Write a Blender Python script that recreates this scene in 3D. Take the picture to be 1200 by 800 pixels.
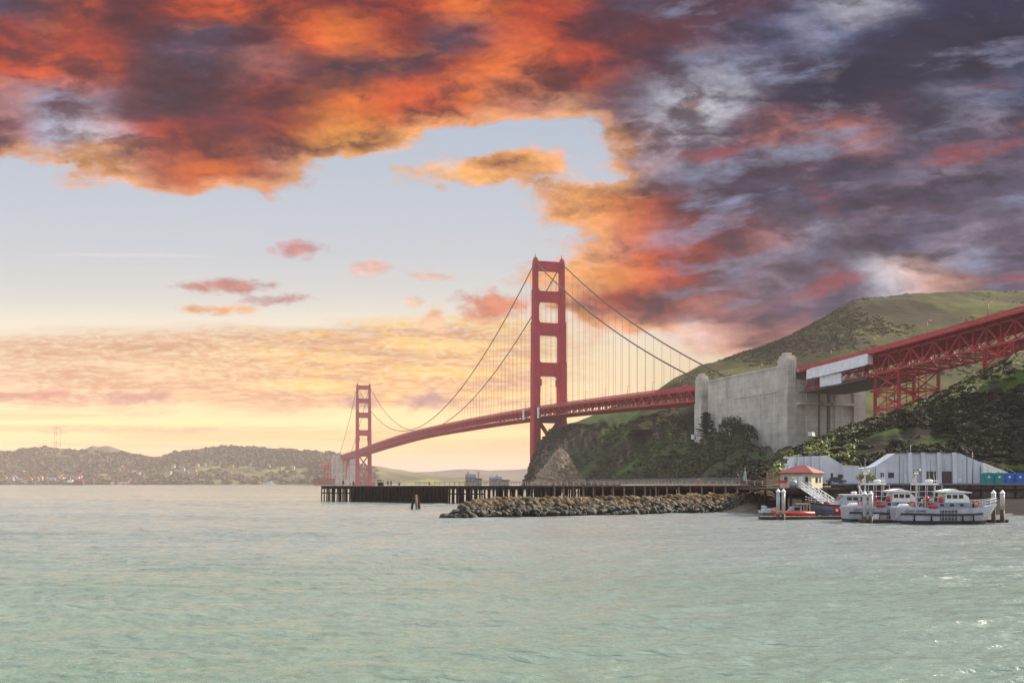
import bpy, math, random
import numpy as np
from mathutils import Vector, Matrix

# ---------------------------------------------------------------- camera, world, sun, exposure
SC = bpy.context.scene
for o in list(bpy.data.objects):
    bpy.data.objects.remove(o)
COL = SC.collection
F, HZ, CX, HC = 1150.0, 565.5, 600.0, 5.8      # focal length and horizon in photograph pixels, eye height in metres

cam_d = bpy.data.cameras.new('camera')
cam = bpy.data.objects.new('camera', cam_d)
COL.objects.link(cam)
cam.location = (0, 0, HC)
cam.rotation_euler = (math.radians(90), 0, 0)
cam_d.sensor_width = 36.0
cam_d.lens = 36.0 * F / 1200.0
cam_d.shift_y = (HZ - 400.0) / 1200.0
cam_d.clip_start = 0.5
cam_d.clip_end = 60000
SC.camera = cam

SC.view_settings.view_transform = 'Standard'
SC.view_settings.look = 'None'
SC.view_settings.exposure = 1.05
SC.view_settings.gamma = 1.0
SC.render.engine = 'CYCLES'
SC.cycles.use_denoising = True
SC.cycles.max_bounces = 6
SC.cycles.diffuse_bounces = 3
SC.cycles.glossy_bounces = 3
SC.cycles.volume_bounces = 1
SC.cycles.sample_clamp_indirect = 6.0
SC.cycles.sample_clamp_direct = 2.5

SUN_AZ, SUN_EL = 61.0, 32.0                     # degrees right of the view direction, degrees above the horizon
sun_d = bpy.data.lights.new('sun', 'SUN')
sun_d.energy = 5.0
sun_d.angle = math.radians(0.6)
sun_d.color = (1.0, 0.86, 0.68)
sun = bpy.data.objects.new('sun', sun_d)
COL.objects.link(sun)
_a, _e = math.radians(SUN_AZ), math.radians(SUN_EL)
SUN_DIR = Vector((math.sin(_a) * math.cos(_e), math.cos(_a) * math.cos(_e), math.sin(_e)))
sun.rotation_euler = (-SUN_DIR).to_track_quat('-Z', 'Y').to_euler()
sun.location = SUN_DIR * 400


def lin(c):
    """sRGB 0-255 -> linear rgba"""
    r = []
    for x in c:
        x = x / 255.0
        r.append(x / 12.92 if x <= 0.04045 else ((x + 0.055) / 1.055) ** 2.4)
    return (r[0], r[1], r[2], 1.0)


class NT:
    """small wrapper for writing node trees"""
    def __init__(self, tree):
        self.t = tree; self.n = tree.nodes; self.l = tree.links

    def put(self, sock, val):
        if hasattr(val, 'is_output'):
            self.l.new(val, sock)
        else:
            sock.default_value = val

    def math(self, op, a, b=0.0, c=0.0, clamp=False):
        n = self.n.new('ShaderNodeMath'); n.operation = op; n.use_clamp = clamp
        self.put(n.inputs[0], a); self.put(n.inputs[1], b)
        if op in ('MULTIPLY_ADD', 'SMOOTH_MIN', 'WRAP', 'COMPARE'):
            self.put(n.inputs[2], c)
        return n.outputs[0]

    def vec(self, op, a, b=(0, 0, 0)):
        n = self.n.new('ShaderNodeVectorMath'); n.operation = op
        self.put(n.inputs[0], a)
        if op == 'SCALE':
            self.put(n.inputs['Scale'], b)
        else:
            self.put(n.inputs[1], b)
        return n.outputs['Value'] if op in ('LENGTH', 'DOT_PRODUCT', 'DISTANCE') else n.outputs[0]

    def sep(self, v):
        n = self.n.new('ShaderNodeSeparateXYZ'); self.put(n.inputs[0], v); return n.outputs

    def comb(self, x, y, z=0.0):
        n = self.n.new('ShaderNodeCombineXYZ')
        for i, s in enumerate((x, y, z)):
            self.put(n.inputs[i], s)
        return n.outputs[0]

    def noise(self, v, scale, detail=6.0, rough=0.55, dist=0.0, color=False, kind='FBM'):
        n = self.n.new('ShaderNodeTexNoise')
        n.noise_dimensions = '3D'
        if v is not None:
            self.put(n.inputs['Vector'], v)
        self.put(n.inputs['Scale'], scale); n.inputs['Detail'].default_value = detail
        n.inputs['Roughness'].default_value = rough; n.inputs['Distortion'].default_value = dist
        return n.outputs[1] if color else n.outputs[0]

    def ramp(self, fac, stops, interp='LINEAR'):
        n = self.n.new('ShaderNodeValToRGB'); r = n.color_ramp; r.interpolation = interp
        while len(r.elements) > 1:
            r.elements.remove(r.elements[-1])
        r.elements[0].position = stops[0][0]; r.elements[0].color = stops[0][1]
        for p, c in stops[1:]:
            e = r.elements.new(p); e.color = c
        self.put(n.inputs[0], fac)
        return n.outputs

    def mix(self, fac, a, b, blend='MIX'):
        n = self.n.new('ShaderNodeMix'); n.data_type = 'RGBA'; n.blend_type = blend
        self.put(n.inputs['Factor'], fac); self.put(n.inputs[6], a); self.put(n.inputs[7], b)
        return n.outputs[2]

    def mixf(self, fac, a, b):
        n = self.n.new('ShaderNodeMix'); n.data_type = 'FLOAT'
        self.put(n.inputs['Factor'], fac); self.put(n.inputs[2], a); self.put(n.inputs[3], b)
        return n.outputs[0]

    def rng(self, v, a, b, c=0.0, d=1.0, smooth=False):
        n = self.n.new('ShaderNodeMapRange'); n.clamp = True
        if smooth:
            n.interpolation_type = 'SMOOTHSTEP'
        for i, s in enumerate((v, a, b, c, d)):
            self.put(n.inputs[i], s)
        return n.outputs[0]


def build_world():
    w = bpy.data.worlds.new('World'); SC.world = w; w.use_nodes = True
    w.node_tree.nodes.clear()
    T = NT(w.node_tree)
    tc = T.n.new('ShaderNodeTexCoord').outputs['Generated']
    x, y, z = T.sep(tc)
    az = T.math('ARCTAN2', x, y)
    hor = T.math('SQRT', T.math('ADD', T.math('MULTIPLY', x, x), T.math('MULTIPLY', y, y)))
    hor = T.math('MAXIMUM', hor, 0.02)
    cosz = T.math('MAXIMUM', T.math('DIVIDE', y, hor), 0.8)
    v = T.math('DIVIDE', T.math('DIVIDE', z, hor), cosz)
    # sky coordinates in hundreds of photograph pixels (azimuth to the right of the view, height over the horizon)
    X = T.math('MULTIPLY', az, 11.5); Y = T.math('MULTIPLY', v, 11.5)
    P = T.comb(X, Y, 3.7)
    Pn = T.comb(T.math('MULTIPLY', X, 0.62), T.math('MULTIPLY', Y, 1.2), 1.3)
    wn = T.noise(Pn, 1.15, 9.0, 0.58, 0.0, color=True)
    wr, wg, wb = T.sep(wn)
    wx = T.math('MULTIPLY', T.math('SUBTRACT', wr, 0.5), 1.25)
    wy = T.math('MULTIPLY', T.math('SUBTRACT', wg, 0.5), 0.95)
    Xw = T.math('ADD', X, wx); Yw = T.math('ADD', Y, wy)
    bil = T.noise(T.comb(T.math('MULTIPLY', X, 0.6), T.math('MULTIPLY', Y, 1.25), 8.1), 1.7, 10.0, 0.56, 0.0)
    bil2 = T.noise(T.comb(T.math('MULTIPLY', T.math('ADD', X, -0.07), 0.6), T.math('MULTIPLY', T.math('ADD', Y, -0.14), 1.25), 8.1), 1.7, 8.0, 0.56, 0.0)
    relief = T.math('SUBTRACT', bil, bil2)
    fin_ = T.noise(T.comb(T.math('MULTIPLY', X, 0.8), T.math('MULTIPLY', Y, 1.4), 33.0), 5.2, 8.0, 0.62)
    finb = T.noise(T.comb(T.math('MULTIPLY', T.math('ADD', X, -0.03), 0.8), T.math('MULTIPLY', T.math('ADD', Y, -0.055), 1.4), 33.0), 5.2, 6.0, 0.62)
    relief = T.math('ADD', relief, T.math('MULTIPLY', T.math('SUBTRACT', fin_, finb), 0.55))

    # clear sky from the horizon up
    def vy(py):
        return (HZ - py) / 100.0
    VM = 9.0
    clear = [(-160, (150, 168, 196)), (0, (170, 184, 206)), (160, (186, 196, 212)), (240, (197, 204, 215)), (300, (207, 210, 216)),
             (345, (222, 219, 214)), (375, (240, 230, 212)), (420, (248, 230, 190)), (470, (253, 226, 174)), (497, (253, 216, 150)),
             (520, (253, 204, 136)), (560, (254, 216, 166)), (600, (215, 190, 160))]
    stops = [(max(0.0, (vy(py) + 0.6) / VM), lin(c)) for py, c in reversed(clear)]
    Ysoft = T.math('ADD', Y, T.math('MULTIPLY', T.math('SUBTRACT', wg, 0.5), 0.12))
    sky = T.ramp(T.math('DIVIDE', T.math('ADD', Ysoft, 0.6), VM), stops)[0]
    # paler and pinker to the right of the bridge
    sky = T.mix(T.math('MULTIPLY', T.rng(X, 0.6, 2.2, smooth=True), T.rng(Y, 2.4, 0.8, 0.0, 0.55)), sky, lin((226, 192, 168)))
    sky = T.mix(T.math('MULTIPLY', T.rng(X, 1.0, 3.5, smooth=True), T.rng(Y, 1.0, 2.6, 0.0, 0.6)), sky, lin((208, 200, 206)))

    # thin rippled cloud sheet low over the left
    rip = T.noise(T.comb(T.math('MULTIPLY', Xw, 2.3), T.math('MULTIPLY', Y, 8.5), 5.0), 3.0, 5.0, 0.6, 0.0)
    rip2 = T.noise(T.comb(T.math('MULTIPLY', X, 0.45), T.math('MULTIPLY', Y, 3.2), 2.0), 2.2, 4.0, 0.55, 0.2)
    Yb = T.math('ADD', Y, T.math('MULTIPLY', T.math('SUBTRACT', rip2, 0.5), 0.35))
    top = T.math('ADD', 1.92, T.math('MULTIPLY', X, 0.035))
    band = T.math('MULTIPLY', T.rng(Yb, T.math('ADD', top, 0.12), T.math('SUBTRACT', top, 0.12), smooth=True), T.rng(Yb, 0.70, 1.05, smooth=True))
    band = T.math('MULTIPLY', band, T.rng(X, 1.6, -0.2, smooth=True))
    sheet = T.math('MULTIPLY', band, T.rng(T.math('ADD', T.math('MULTIPLY', rip, 0.75), T.math('MULTIPLY', rip2, 0.25)), 0.36, 0.58, 0.35, 0.95))
    bcol = T.ramp(T.rng(X, -6.0, 2.0), [(0.0, lin((216, 170, 142))), (0.35, lin((222, 166, 116))), (0.52, lin((240, 176, 82))), (0.66, lin((238, 178, 96))), (1.0, lin((226, 180, 140)))], 'EASE')[0]
    bcol = T.mix(T.rng(rip2, 0.4, 0.62), bcol, lin((206, 150, 112)), 'MIX')
    bcol = T.mix(T.math('MULTIPLY', T.rng(rip2, 0.52, 0.36), T.rng(T.math('ABSOLUTE', T.math('ADD', X, 1.3)), 2.4, 0.3, smooth=True)), bcol, lin((252, 192, 84)))
    sky = T.mix(sheet, sky, bcol)
    # flat strata below it
    st = T.noise(T.comb(T.math('MULTIPLY', X, 0.22), T.math('MULTIPLY', Y, 5.5), 9.0), 1.6, 4.0, 0.5)
    st = T.math('MULTIPLY', T.rng(st, 0.48, 0.62, smooth=True), T.math('MULTIPLY', T.rng(Y, 0.2, 0.4), T.rng(Y, 1.1, 0.8)))
    sky = T.mix(T.math('MULTIPLY', st, 0.45), sky, lin((224, 168, 112)))

    # the big cloud masses: rows of colour every 40 pixels, bent by the warp
    pal = {'M': ((72, 46, 64), 1), 'm': ((92, 40, 50), 1), 'r': ((176, 62, 40), 1), 'o': ((216, 88, 42), 1), 'O': ((238, 124, 50), 1),
           'y': ((250, 172, 80), .85), 'p': ((236, 172, 140), .55), 'k': ((166, 100, 94), 1), 'g': ((82, 76, 102), 1), 'b': ((64, 72, 108), 1),
           'n': ((30, 33, 62), 1), 's': ((146, 152, 178), 1), 'w': ((206, 206, 218), .8), 'l': ((154, 136, 154), 1), '.': ((236, 176, 150), 0)}
    rows = [(-220, 'gggkgggkgkgkggggggbbggbgb'), (-60, 'MMmrmromroOrkrMMMmmbbbbnn'), (0, 'gMomroormrrOrrMgMmMbwbnnn'), (40, 'rmrmMgmoOrMgorMmmgbsbnnnn'), (80, 'roomgMkmMMMrOrrmgsgnnnnnb'),
            (120, 'kslmMMrmOooOkpmgwwgnnMgsb'), (160, 'kswrrmmryy.....lwgkkkgglg'), (200, '..pprOrp...pyp.lgMgMgglgg'),
            (240, '.............pyrMMgggMggg'), (280, '..............porMksMgblg'), (320, '.............pyorMlMgwpgg'),
            (360, '.............prrkkgggwpgg'), (400, '..............p.wpkkkkkkk'), (440, '.........................')]
    A = math.atan(600 / F)
    fac = T.math('DIVIDE', T.math('ADD', T.math('DIVIDE', Xw, 11.5), A), 2 * A)
    c_prev = a_prev = None
    # from the top row downwards
    for i, (py, s) in enumerate(rows):
        assert len(s) == 25, (py, len(s))
        st_ = []
        for j, ch in enumerate(s):
            (c, al) = pal[ch]
            p = (math.atan((j * 50 - 600) / F) + A) / (2 * A)
            lc = lin(c)
            st_.append((min(1, max(0, p)), (lc[0], lc[1], lc[2], al)))
        o = T.ramp(fac, st_, 'B_SPLINE')
        if c_prev is None:
            c_prev, a_prev = o[0], o[1]
        else:
            f = T.rng(Yw, vy(rows[i - 1][0]), vy(py), smooth=True)
            c_prev = T.mix(f, c_prev, o[0]); a_prev = T.mixf(f, a_prev, o[1])
    # edges eaten away by the noise, body modelled by its relief
    dens = T.math('ADD', a_prev, T.math('MULTIPLY', T.math('ADD', T.math('MULTIPLY', T.math('SUBTRACT', bil, 0.5), 0.9), T.math('MULTIPLY', T.math('SUBTRACT', fin_, 0.5), 0.75)), T.rng(a_prev, 0.0, 1.0, 1.0, 0.7)))
    cov = T.rng(dens, 0.2, 0.56, smooth=True)
    lum = T.math('ADD', T.math('ADD', 1.0, T.math('MULTIPLY', T.math('SUBTRACT', bil, 0.5), -1.5)), T.math('MULTIPLY', relief, 1.5))
    lum = T.math('MINIMUM', T.math('MAXIMUM', lum, 0.55), 1.45)
    # thick parts go to a dark mauve, thin parts keep the light of the low sun
    tex = T.noise(T.comb(T.math('ADD', T.math('MULTIPLY', X, 0.8), T.math('MULTIPLY', wb, 0.5)), T.math('MULTIPLY', T.mixf(0.6, Y, Yw), 1.7), 14.2), 1.45, 11.0, 0.62, 0.0)
    thick = T.math('MULTIPLY', T.rng(tex, 0.43, 0.66, 0.0, 0.86, smooth=True), T.rng(cov, 0.55, 1.0))
    dark = T.mix(T.rng(X, 0.2, 3.4, smooth=True), lin((78, 36, 48)), lin((46, 42, 66)))
    base = T.mix(thick, c_prev, dark)
    thin = T.math('MULTIPLY', T.rng(tex, 0.46, 0.30, 0.0, 0.34, smooth=True), 1.0)
    hot = T.mix(T.rng(X, 0.8, 3.0, smooth=True), lin((255, 150, 70)), lin((206, 190, 206)))
    base = T.mix(thin, base, T.mix(0.5, base, hot))
    # right of the bridge the deck is broken into slanting streaks with paler and rosy gaps
    Ys = T.math('SUBTRACT', Y, T.math('MULTIPLY', X, 0.16))
    sk = T.noise(T.comb(T.math('MULTIPLY', X, 0.42), T.math('ADD', T.math('MULTIPLY', Ys, 1.45), T.math('MULTIPLY', wy, 0.35)), 21.0), 1.5, 10.0, 0.6)
    sk2 = T.noise(T.comb(T.math('MULTIPLY', X, 0.5), T.math('MULTIPLY', Ys, 1.6), 27.0), 1.3, 8.0, 0.55)
    east = T.math('MULTIPLY', T.rng(X, 0.6, 2.4, smooth=True), T.rng(T.vec('DOT_PRODUCT', c_prev, (0.3, 0.6, 0.1)), 0.5, 0.22))     # leave the bright openings alone
    base = T.mix(T.math('MULTIPLY', east, T.rng(sk, 0.52, 0.68, 0.0, 0.75, smooth=True)), base, lin((138, 144, 172)))
    base = T.mix(T.math('MULTIPLY', east, T.rng(sk, 0.50, 0.34, 0.0, 0.6, smooth=True)), base, lin((34, 34, 60)))
    base = T.mix(T.math('MULTIPLY', T.math('MULTIPLY', east, T.rng(Y, 4.9, 4.3)), T.rng(sk2, 0.56, 0.70, 0.0, 0.55, smooth=True)), base, lin((166, 72, 74)))
    # lit rims where the cloud thins out
    rim = T.math('MULTIPLY', T.rng(dens, 0.34, 0.50, smooth=True), T.rng(dens, 0.86, 0.52, smooth=True))
    base = T.mix(T.math('MULTIPLY', rim, 0.42), base, T.mix(T.rng(X, 1.6, 3.2, smooth=True), lin((255, 176, 92)), lin((222, 190, 190))))
    cc = T.vec('SCALE', base, lum)
    sky = T.mix(cov, sky, cc)

    # small separate clouds: centre, half width, half height (photograph pixels), colour
    small = [(345, 292, 40, 13, (206, 140, 136)), (262, 333, 62, 11, (196, 126, 118)), (320, 349, 38, 9, (190, 140, 138)),
             (258, 362, 60, 9, (232, 168, 116)), (432, 312, 34, 16, (238, 190, 176)), (505, 328, 36, 9, (238, 196, 178)),
             (510, 375, 22, 22, (240, 190, 150)), (480, 356, 20, 12, (240, 200, 178)), (580, 360, 58, 24, (214, 126, 94)), (30, 466, 88, 9, (196, 128, 112)),
             (165, 467, 52, 10, (192, 134, 118)), (499, 466, 46, 18, (176, 132, 128)), (425, 474, 34, 12, (200, 150, 130)), (545, 204, 86, 22, (250, 178, 104)),
             (150, 505, 220, 5, (226, 178, 128))]
    cn = T.noise(T.comb(X, T.math('MULTIPLY', Y, 1.7), 6.6), 3.4, 7.0, 0.6, 0.2)
    for (px, py, a, b, c) in small:
        ax = math.atan((px - 600) / F) * 11.5
        d = T.vec('MULTIPLY', T.vec('SUBTRACT', T.comb(T.math('ADD', X, T.math('MULTIPLY', T.math('SUBTRACT', wr, 0.5), 0.5)), T.math('ADD', Y, T.math('MULTIPLY', T.math('SUBTRACT', wb, 0.5), 0.25)), 0.0), (ax, vy(py), 0)), (100 / a, 100 / b, 0))
        d = T.vec('LENGTH', d)
        e = T.math('ADD', T.math('SUBTRACT', 0.62, T.math('MULTIPLY', d, 0.62)), T.math('MULTIPLY', T.math('SUBTRACT', cn, 0.5), 1.3))
        e = T.rng(e, 0.02, 0.5, 0.0, 0.92, smooth=True)
        k = T.vec('SCALE', lin(c)[:3], T.math('ADD', 1.0, T.math('MULTIPLY', relief, 1.6)))
        sky = T.mix(e, sky, k)
    # vapour trail
    tr = T.math('ABSOLUTE', T.math('SUBTRACT', Y, T.math('ADD', 2.66, T.math('MULTIPLY', T.math('SUBTRACT', wr, 0.5), 0.12))))
    tr = T.math('MULTIPLY', T.rng(tr, 0.03, 0.0, smooth=True), T.math('MULTIPLY', T.rng(X, -5.4, -4.6), T.rng(X, -3.1, -4.0)))
    sky = T.mix(T.math('MULTIPLY', tr, 0.5), sky, lin((232, 228, 228)))

    # outside the sunset: unseen sky overhead and behind, levels set for fill and reflections
    ns = T.n.new('ShaderNodeTexSky'); ns.sky_type = 'NISHITA'; ns.sun_disc = False
    ns.sun_elevation = math.radians(SUN_EL); ns.sun_rotation = math.radians(SUN_AZ)
    ns.air_density = 1.0; ns.dust_density = 2.0
    behind = T.mix(0.75, ns.outputs[0], (3.2, 3.4, 3.8, 1))        # unseen sky behind the viewer, kept dim to limit the fill
    above = T.mix(0.75, ns.outputs[0], (7.0, 7.5, 8.2, 1))      # unseen sky overhead, brightened for silver reflections on the water
    day = T.mix(T.rng(z, 0.42, 0.62, smooth=True), behind, above)
    glow = T.math('ADD', 1.0, T.math('MULTIPLY', T.math('MULTIPLY', T.rng(Y, 2.3, 0.2, 0.0, 0.52, smooth=True), T.rng(X, 2.6, -0.4, smooth=True)), 1.0))
    sky = T.vec('SCALE', sky, glow)
    sky10 = T.vec('SCALE', sky, 10.0 * 2 ** -1.05)
    out = T.math('MAXIMUM', T.rng(T.math('ABSOLUTE', az), 0.62, 1.25, smooth=True), T.rng(v, 0.5, 0.74, smooth=True))
    fin = T.mix(out, sky10, day)
    bg = T.n.new('ShaderNodeBackground'); T.put(bg.inputs[0], fin); bg.inputs[1].default_value = 0.1
    wo = T.n.new('ShaderNodeOutputWorld'); T.l.new(bg.outputs[0], wo.inputs[0])
    w.cycles.sampling_method = 'MANUAL'; w.cycles.sample_map_resolution = 512


build_world()

# ---------------------------------------------------------------- helpers
RNG = np.random.default_rng(11)
random.seed(5)


def P(px, py, Y):
    """the point at depth Y that stands behind a place in the photograph"""
    return Vector(((px - CX) / F * Y, Y, HC + (HZ - py) / F * Y))


def tag(o, label=None, cat=None, group=None, kind=None):
    if label: o['label'] = label
    if cat: o['category'] = cat
    if group: o['group'] = group
    if kind: o['kind'] = kind
    return o


def empty(name, loc=(0, 0, 0), rz=0.0, label=None, cat=None, group=None):
    o = bpy.data.objects.new(name, None); COL.objects.link(o)
    o.location = loc; o.rotation_euler = (0, 0, rz); o.empty_display_size = 0.5
    return tag(o, label, cat, group)


def copy_tree(o, parent=None):
    c = o.copy(); COL.objects.link(c)
    if parent is not None:
        c.parent = parent
    for ch in list(o.children):
        copy_tree(ch, c)
    return c


class MB:
    """collects shapes for ONE mesh object"""
    def __init__(self):
        self.v = []; self.f = []; self.m = []

    def add(self, vs, fs, m=0):
        b = len(self.v)
        self.v.extend([tuple(p) for p in vs])
        self.f.extend([tuple(i + b for i in q) for q in fs]); self.m.extend([m] * len(fs))
        return self

    def box(self, c, s, rz=0.0, m=0, top=1.0):
        """box with its centre at c and full size s; top scales the upper face"""
        ca, sa = math.cos(rz), math.sin(rz)
        vs = []
        for dz in (-.5, .5):
            k = top if dz > 0 else 1.0
            for dx, dy in ((-.5, -.5), (.5, -.5), (.5, .5), (-.5, .5)):
                x, y = dx * s[0] * k, dy * s[1] * k
                vs.append((c[0] + x * ca - y * sa, c[1] + x * sa + y * ca, c[2] + dz * s[2]))
        return self.add(vs, [(3, 2, 1, 0), (4, 5, 6, 7), (0, 1, 5, 4), (1, 2, 6, 5), (2, 3, 7, 6), (3, 0, 4, 7)], m)

    def b2(self, x0, x1, y0, y1, z0, z1, m=0):
        return self.box(((x0 + x1) / 2, (y0 + y1) / 2, (z0 + z1) / 2), (x1 - x0, y1 - y0, z1 - z0), 0, m)

    def bar(self, a, b, w, h=None, m=0, up=(0, 0, 1)):
        """rectangular bar from a to b, w wide, h high"""
        a = Vector(a); b = Vector(b); h = h or w
        d = (b - a)
        if d.length < 1e-6: return self
        d.normalize(); u = Vector(up)
        s = d.cross(u)
        if s.length < 1e-3: s = d.cross(Vector((1, 0, 0)))
        s.normalize(); u = s.cross(d)
        vs = [p + s * (i * w / 2) + u * (j * h / 2) for p in (a, b) for i, j in ((-1, -1), (1, -1), (1, 1), (-1, 1))]
        return self.add(vs, [(3, 2, 1, 0), (4, 5, 6, 7), (0, 1, 5, 4), (1, 2, 6, 5), (2, 3, 7, 6), (3, 0, 4, 7)], m)

    def tube(self, pts, r, n=8, m=0, cap=True):
        """round tube through points; r a number or one per point"""
        pts = [Vector(p) for p in pts]; k = len(pts)
        rs = [r] * k if not hasattr(r, '__len__') else r
        rings = []
        for i, p in enumerate(pts):
            d = (pts[min(i + 1, k - 1)] - pts[max(i - 1, 0)]).normalized()
            s = d.cross(Vector((0, 0, 1)))
            if s.length < 1e-3: s = Vector((1, 0, 0))
            s.normalize(); u = s.cross(d)
            rings.append([p + s * (rs[i] * math.cos(2 * math.pi * j / n)) + u * (rs[i] * math.sin(2 * math.pi * j / n)) for j in range(n)])
        vs = [q for r_ in rings for q in r_]; fs = []
        for i in range(k - 1):
            for j in range(n):
                fs.append((i * n + j, i * n + (j + 1) % n, (i + 1) * n + (j + 1) % n, (i + 1) * n + j))
        if cap:
            fs.append(tuple(range(n - 1, -1, -1))); fs.append(tuple((k - 1) * n + j for j in range(n)))
        return self.add(vs, fs, m)

    def prism(self, poly, p0, ex, ey, depth, m=0):
        """extrude the 2-D outline poly (in axes ex, ey from p0) by the vector depth"""
        p0 = Vector(p0); ex = Vector(ex); ey = Vector(ey); depth = Vector(depth); n = len(poly)
        a = [p0 + ex * x + ey * y for x, y in poly]
        vs = a + [p + depth for p in a]
        fs = [tuple(range(n)), tuple(range(2 * n - 1, n - 1, -1))]
        for i in range(n):
            j = (i + 1) % n
            fs.append((i, i + n, j + n, j))
        return self.add(vs, fs, m)

    def loft(self, secs, m=0, cap=True, close=True):
        n = len(secs[0]); vs = [p for s in secs for p in s]; fs = []
        for i in range(len(secs) - 1):
            for j in range(n if close else n - 1):
                fs.append((i * n + j, i * n + (j + 1) % n, (i + 1) * n + (j + 1) % n, (i + 1) * n + j))
        if cap:
            fs.append(tuple(range(n - 1, -1, -1))); fs.append(tuple((len(secs) - 1) * n + j for j in range(n)))
        return self.add(vs, fs, m)

    def ball(self, c, r, nu=10, nv=6, m=0):
        r = (r, r, r) if not hasattr(r, '__len__') else r
        secs = []
        for i in range(1, nv):
            t = math.pi * i / nv
            secs.append([(c[0] + r[0] * math.sin(t) * math.cos(2 * math.pi * j / nu), c[1] + r[1] * math.sin(t) * math.sin(2 * math.pi * j / nu), c[2] - r[2] * math.cos(t)) for j in range(nu)])
        return self.loft(secs, m)

    def build(self, name, mats, parent=None, smooth=False, loc=None, bevel=0.0):
        me = bpy.data.meshes.new(name)
        me.from_pydata(self.v, [], self.f)
        mats = mats if isinstance(mats, (list, tuple)) else [mats]
        for q in mats: me.materials.append(q)
        if len(mats) > 1: me.polygons.foreach_set('material_index', self.m)
        me.update()
        # normals outward
        import bmesh
        bm = bmesh.new(); bm.from_mesh(me); bmesh.ops.recalc_face_normals(bm, faces=bm.faces); bm.to_mesh(me); bm.free()
        if smooth: me.polygons.foreach_set('use_smooth', [True] * len(me.polygons))
        o = bpy.data.objects.new(name, me); COL.objects.link(o)
        if parent is not None: o.parent = parent
        if loc is not None: o.location = loc
        if bevel:
            b = o.modifiers.new('bevel', 'BEVEL'); b.width = bevel; b.segments = 2; b.limit_method = 'ANGLE'
        return o


def np_mesh(name, verts, quads, mats, smooth=True, midx=None):
    me = bpy.data.meshes.new(name)
    verts = np.ascontiguousarray(verts, np.float32); quads = np.ascontiguousarray(quads, np.int32)
    k = quads.shape[1]
    me.vertices.add(len(verts)); me.vertices.foreach_set('co', verts.ravel())
    me.loops.add(quads.size); me.loops.foreach_set('vertex_index', quads.ravel())
    me.polygons.add(len(quads)); me.polygons.foreach_set('loop_start', np.arange(0, quads.size, k, dtype=np.int32))
    mats = mats if isinstance(mats, (list, tuple)) else [mats]
    for q in mats: me.materials.append(q)
    if midx is not None: me.polygons.foreach_set('material_index', np.ascontiguousarray(midx, np.int32))
    me.polygons.foreach_set('use_smooth', np.full(len(quads), smooth, dtype=bool))
    me.update(calc_edges=True); me.validate()
    o = bpy.data.objects.new(name, me); COL.objects.link(o)
    return o


def grid_faces(nu, nv):
    i = np.arange(nu - 1)[:, None] * nv + np.arange(nv - 1)[None, :]
    i = i.ravel()
    return np.stack([i, i + nv, i + nv + 1, i + 1], 1)


def _hash(ix, iy, seed):
    h = (ix.astype(np.int64) * 374761393 + iy.astype(np.int64) * 668265263 + seed * 974711) & 0xffffffff
    h = ((h ^ (h >> 13)) * 1274126177) & 0xffffffff
    return ((h ^ (h >> 16)) & 0xffff) / 65535.0


def vnoise(x, y, seed=0):
    ix = np.floor(x); iy = np.floor(y); fx = x - ix; fy = y - iy
    fx = fx * fx * (3 - 2 * fx); fy = fy * fy * (3 - 2 * fy)
    a = _hash(ix, iy, seed); b = _hash(ix + 1, iy, seed); c = _hash(ix, iy + 1, seed); d = _hash(ix + 1, iy + 1, seed)
    return (a + (b - a) * fx) * (1 - fy) + (c + (d - c) * fx) * fy


def fbm(x, y, seed=0, oct=5, gain=0.5):
    s = 0; a = 1.0; t = 0
    for i in range(oct):
        s = s + a * (vnoise(x * 2 ** i, y * 2 ** i, seed + i * 17) - 0.5); t += a; a *= gain
    return s / t * 2      # about -1..1


# ---------------------------------------------------------------- materials
def mat(name, col, rough=0.6, col2=None, scale=4.0, amt=1.0, bump=0.0, bscale=None, metal=0.0, streak=0.0, spec=0.5, detail=6.0, stretch=(1, 1, 1), streak_col=(40, 36, 32), lohi=(0.35, 0.65)):
    """procedural surface: two colours mixed by noise, optional downward streaks and bump"""
    m = bpy.data.materials.new(name); m.use_nodes = True
    T = NT(m.node_tree)
    b = T.n['Principled BSDF']
    c1 = lin(col); c2 = lin(col2) if col2 else tuple(x * 0.8 for x in c1[:3]) + (1,)
    tc = T.n.new('ShaderNodeTexCoord').outputs['Object']
    sv = T.vec('MULTIPLY', tc, stretch)
    n = T.noise(sv, scale, detail, 0.6)
    c = T.mix(T.math('MULTIPLY', T.rng(n, lohi[0], lohi[1]), amt), c1, c2)
    if streak:
        s = T.noise(T.vec('MULTIPLY', tc, (1.0, 1.0, 0.06)), scale * 1.7, 4.0, 0.6)
        c = T.mix(T.math('MULTIPLY', T.rng(s, 0.5, 0.72), streak), c, lin(streak_col))
    T.put(b.inputs['Base Color'], c)
    T.put(b.inputs['Roughness'], T.math('ADD', rough - 0.06, T.math('MULTIPLY', n, 0.12)))
    b.inputs['Metallic'].default_value = metal
    b.inputs['Specular IOR Level'].default_value = spec if rough < 0.78 else 0.06
    if bump:
        bn = T.n.new('ShaderNodeBump'); bn.inputs['Strength'].default_value = bump; bn.inputs['Distance'].default_value = 1.0 / (bscale or scale)
        T.put(bn.inputs['Height'], T.noise(sv, bscale or scale * 3, 6.0, 0.6)); T.l.new(bn.outputs[0], b.inputs['Normal'])
    return m


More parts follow.
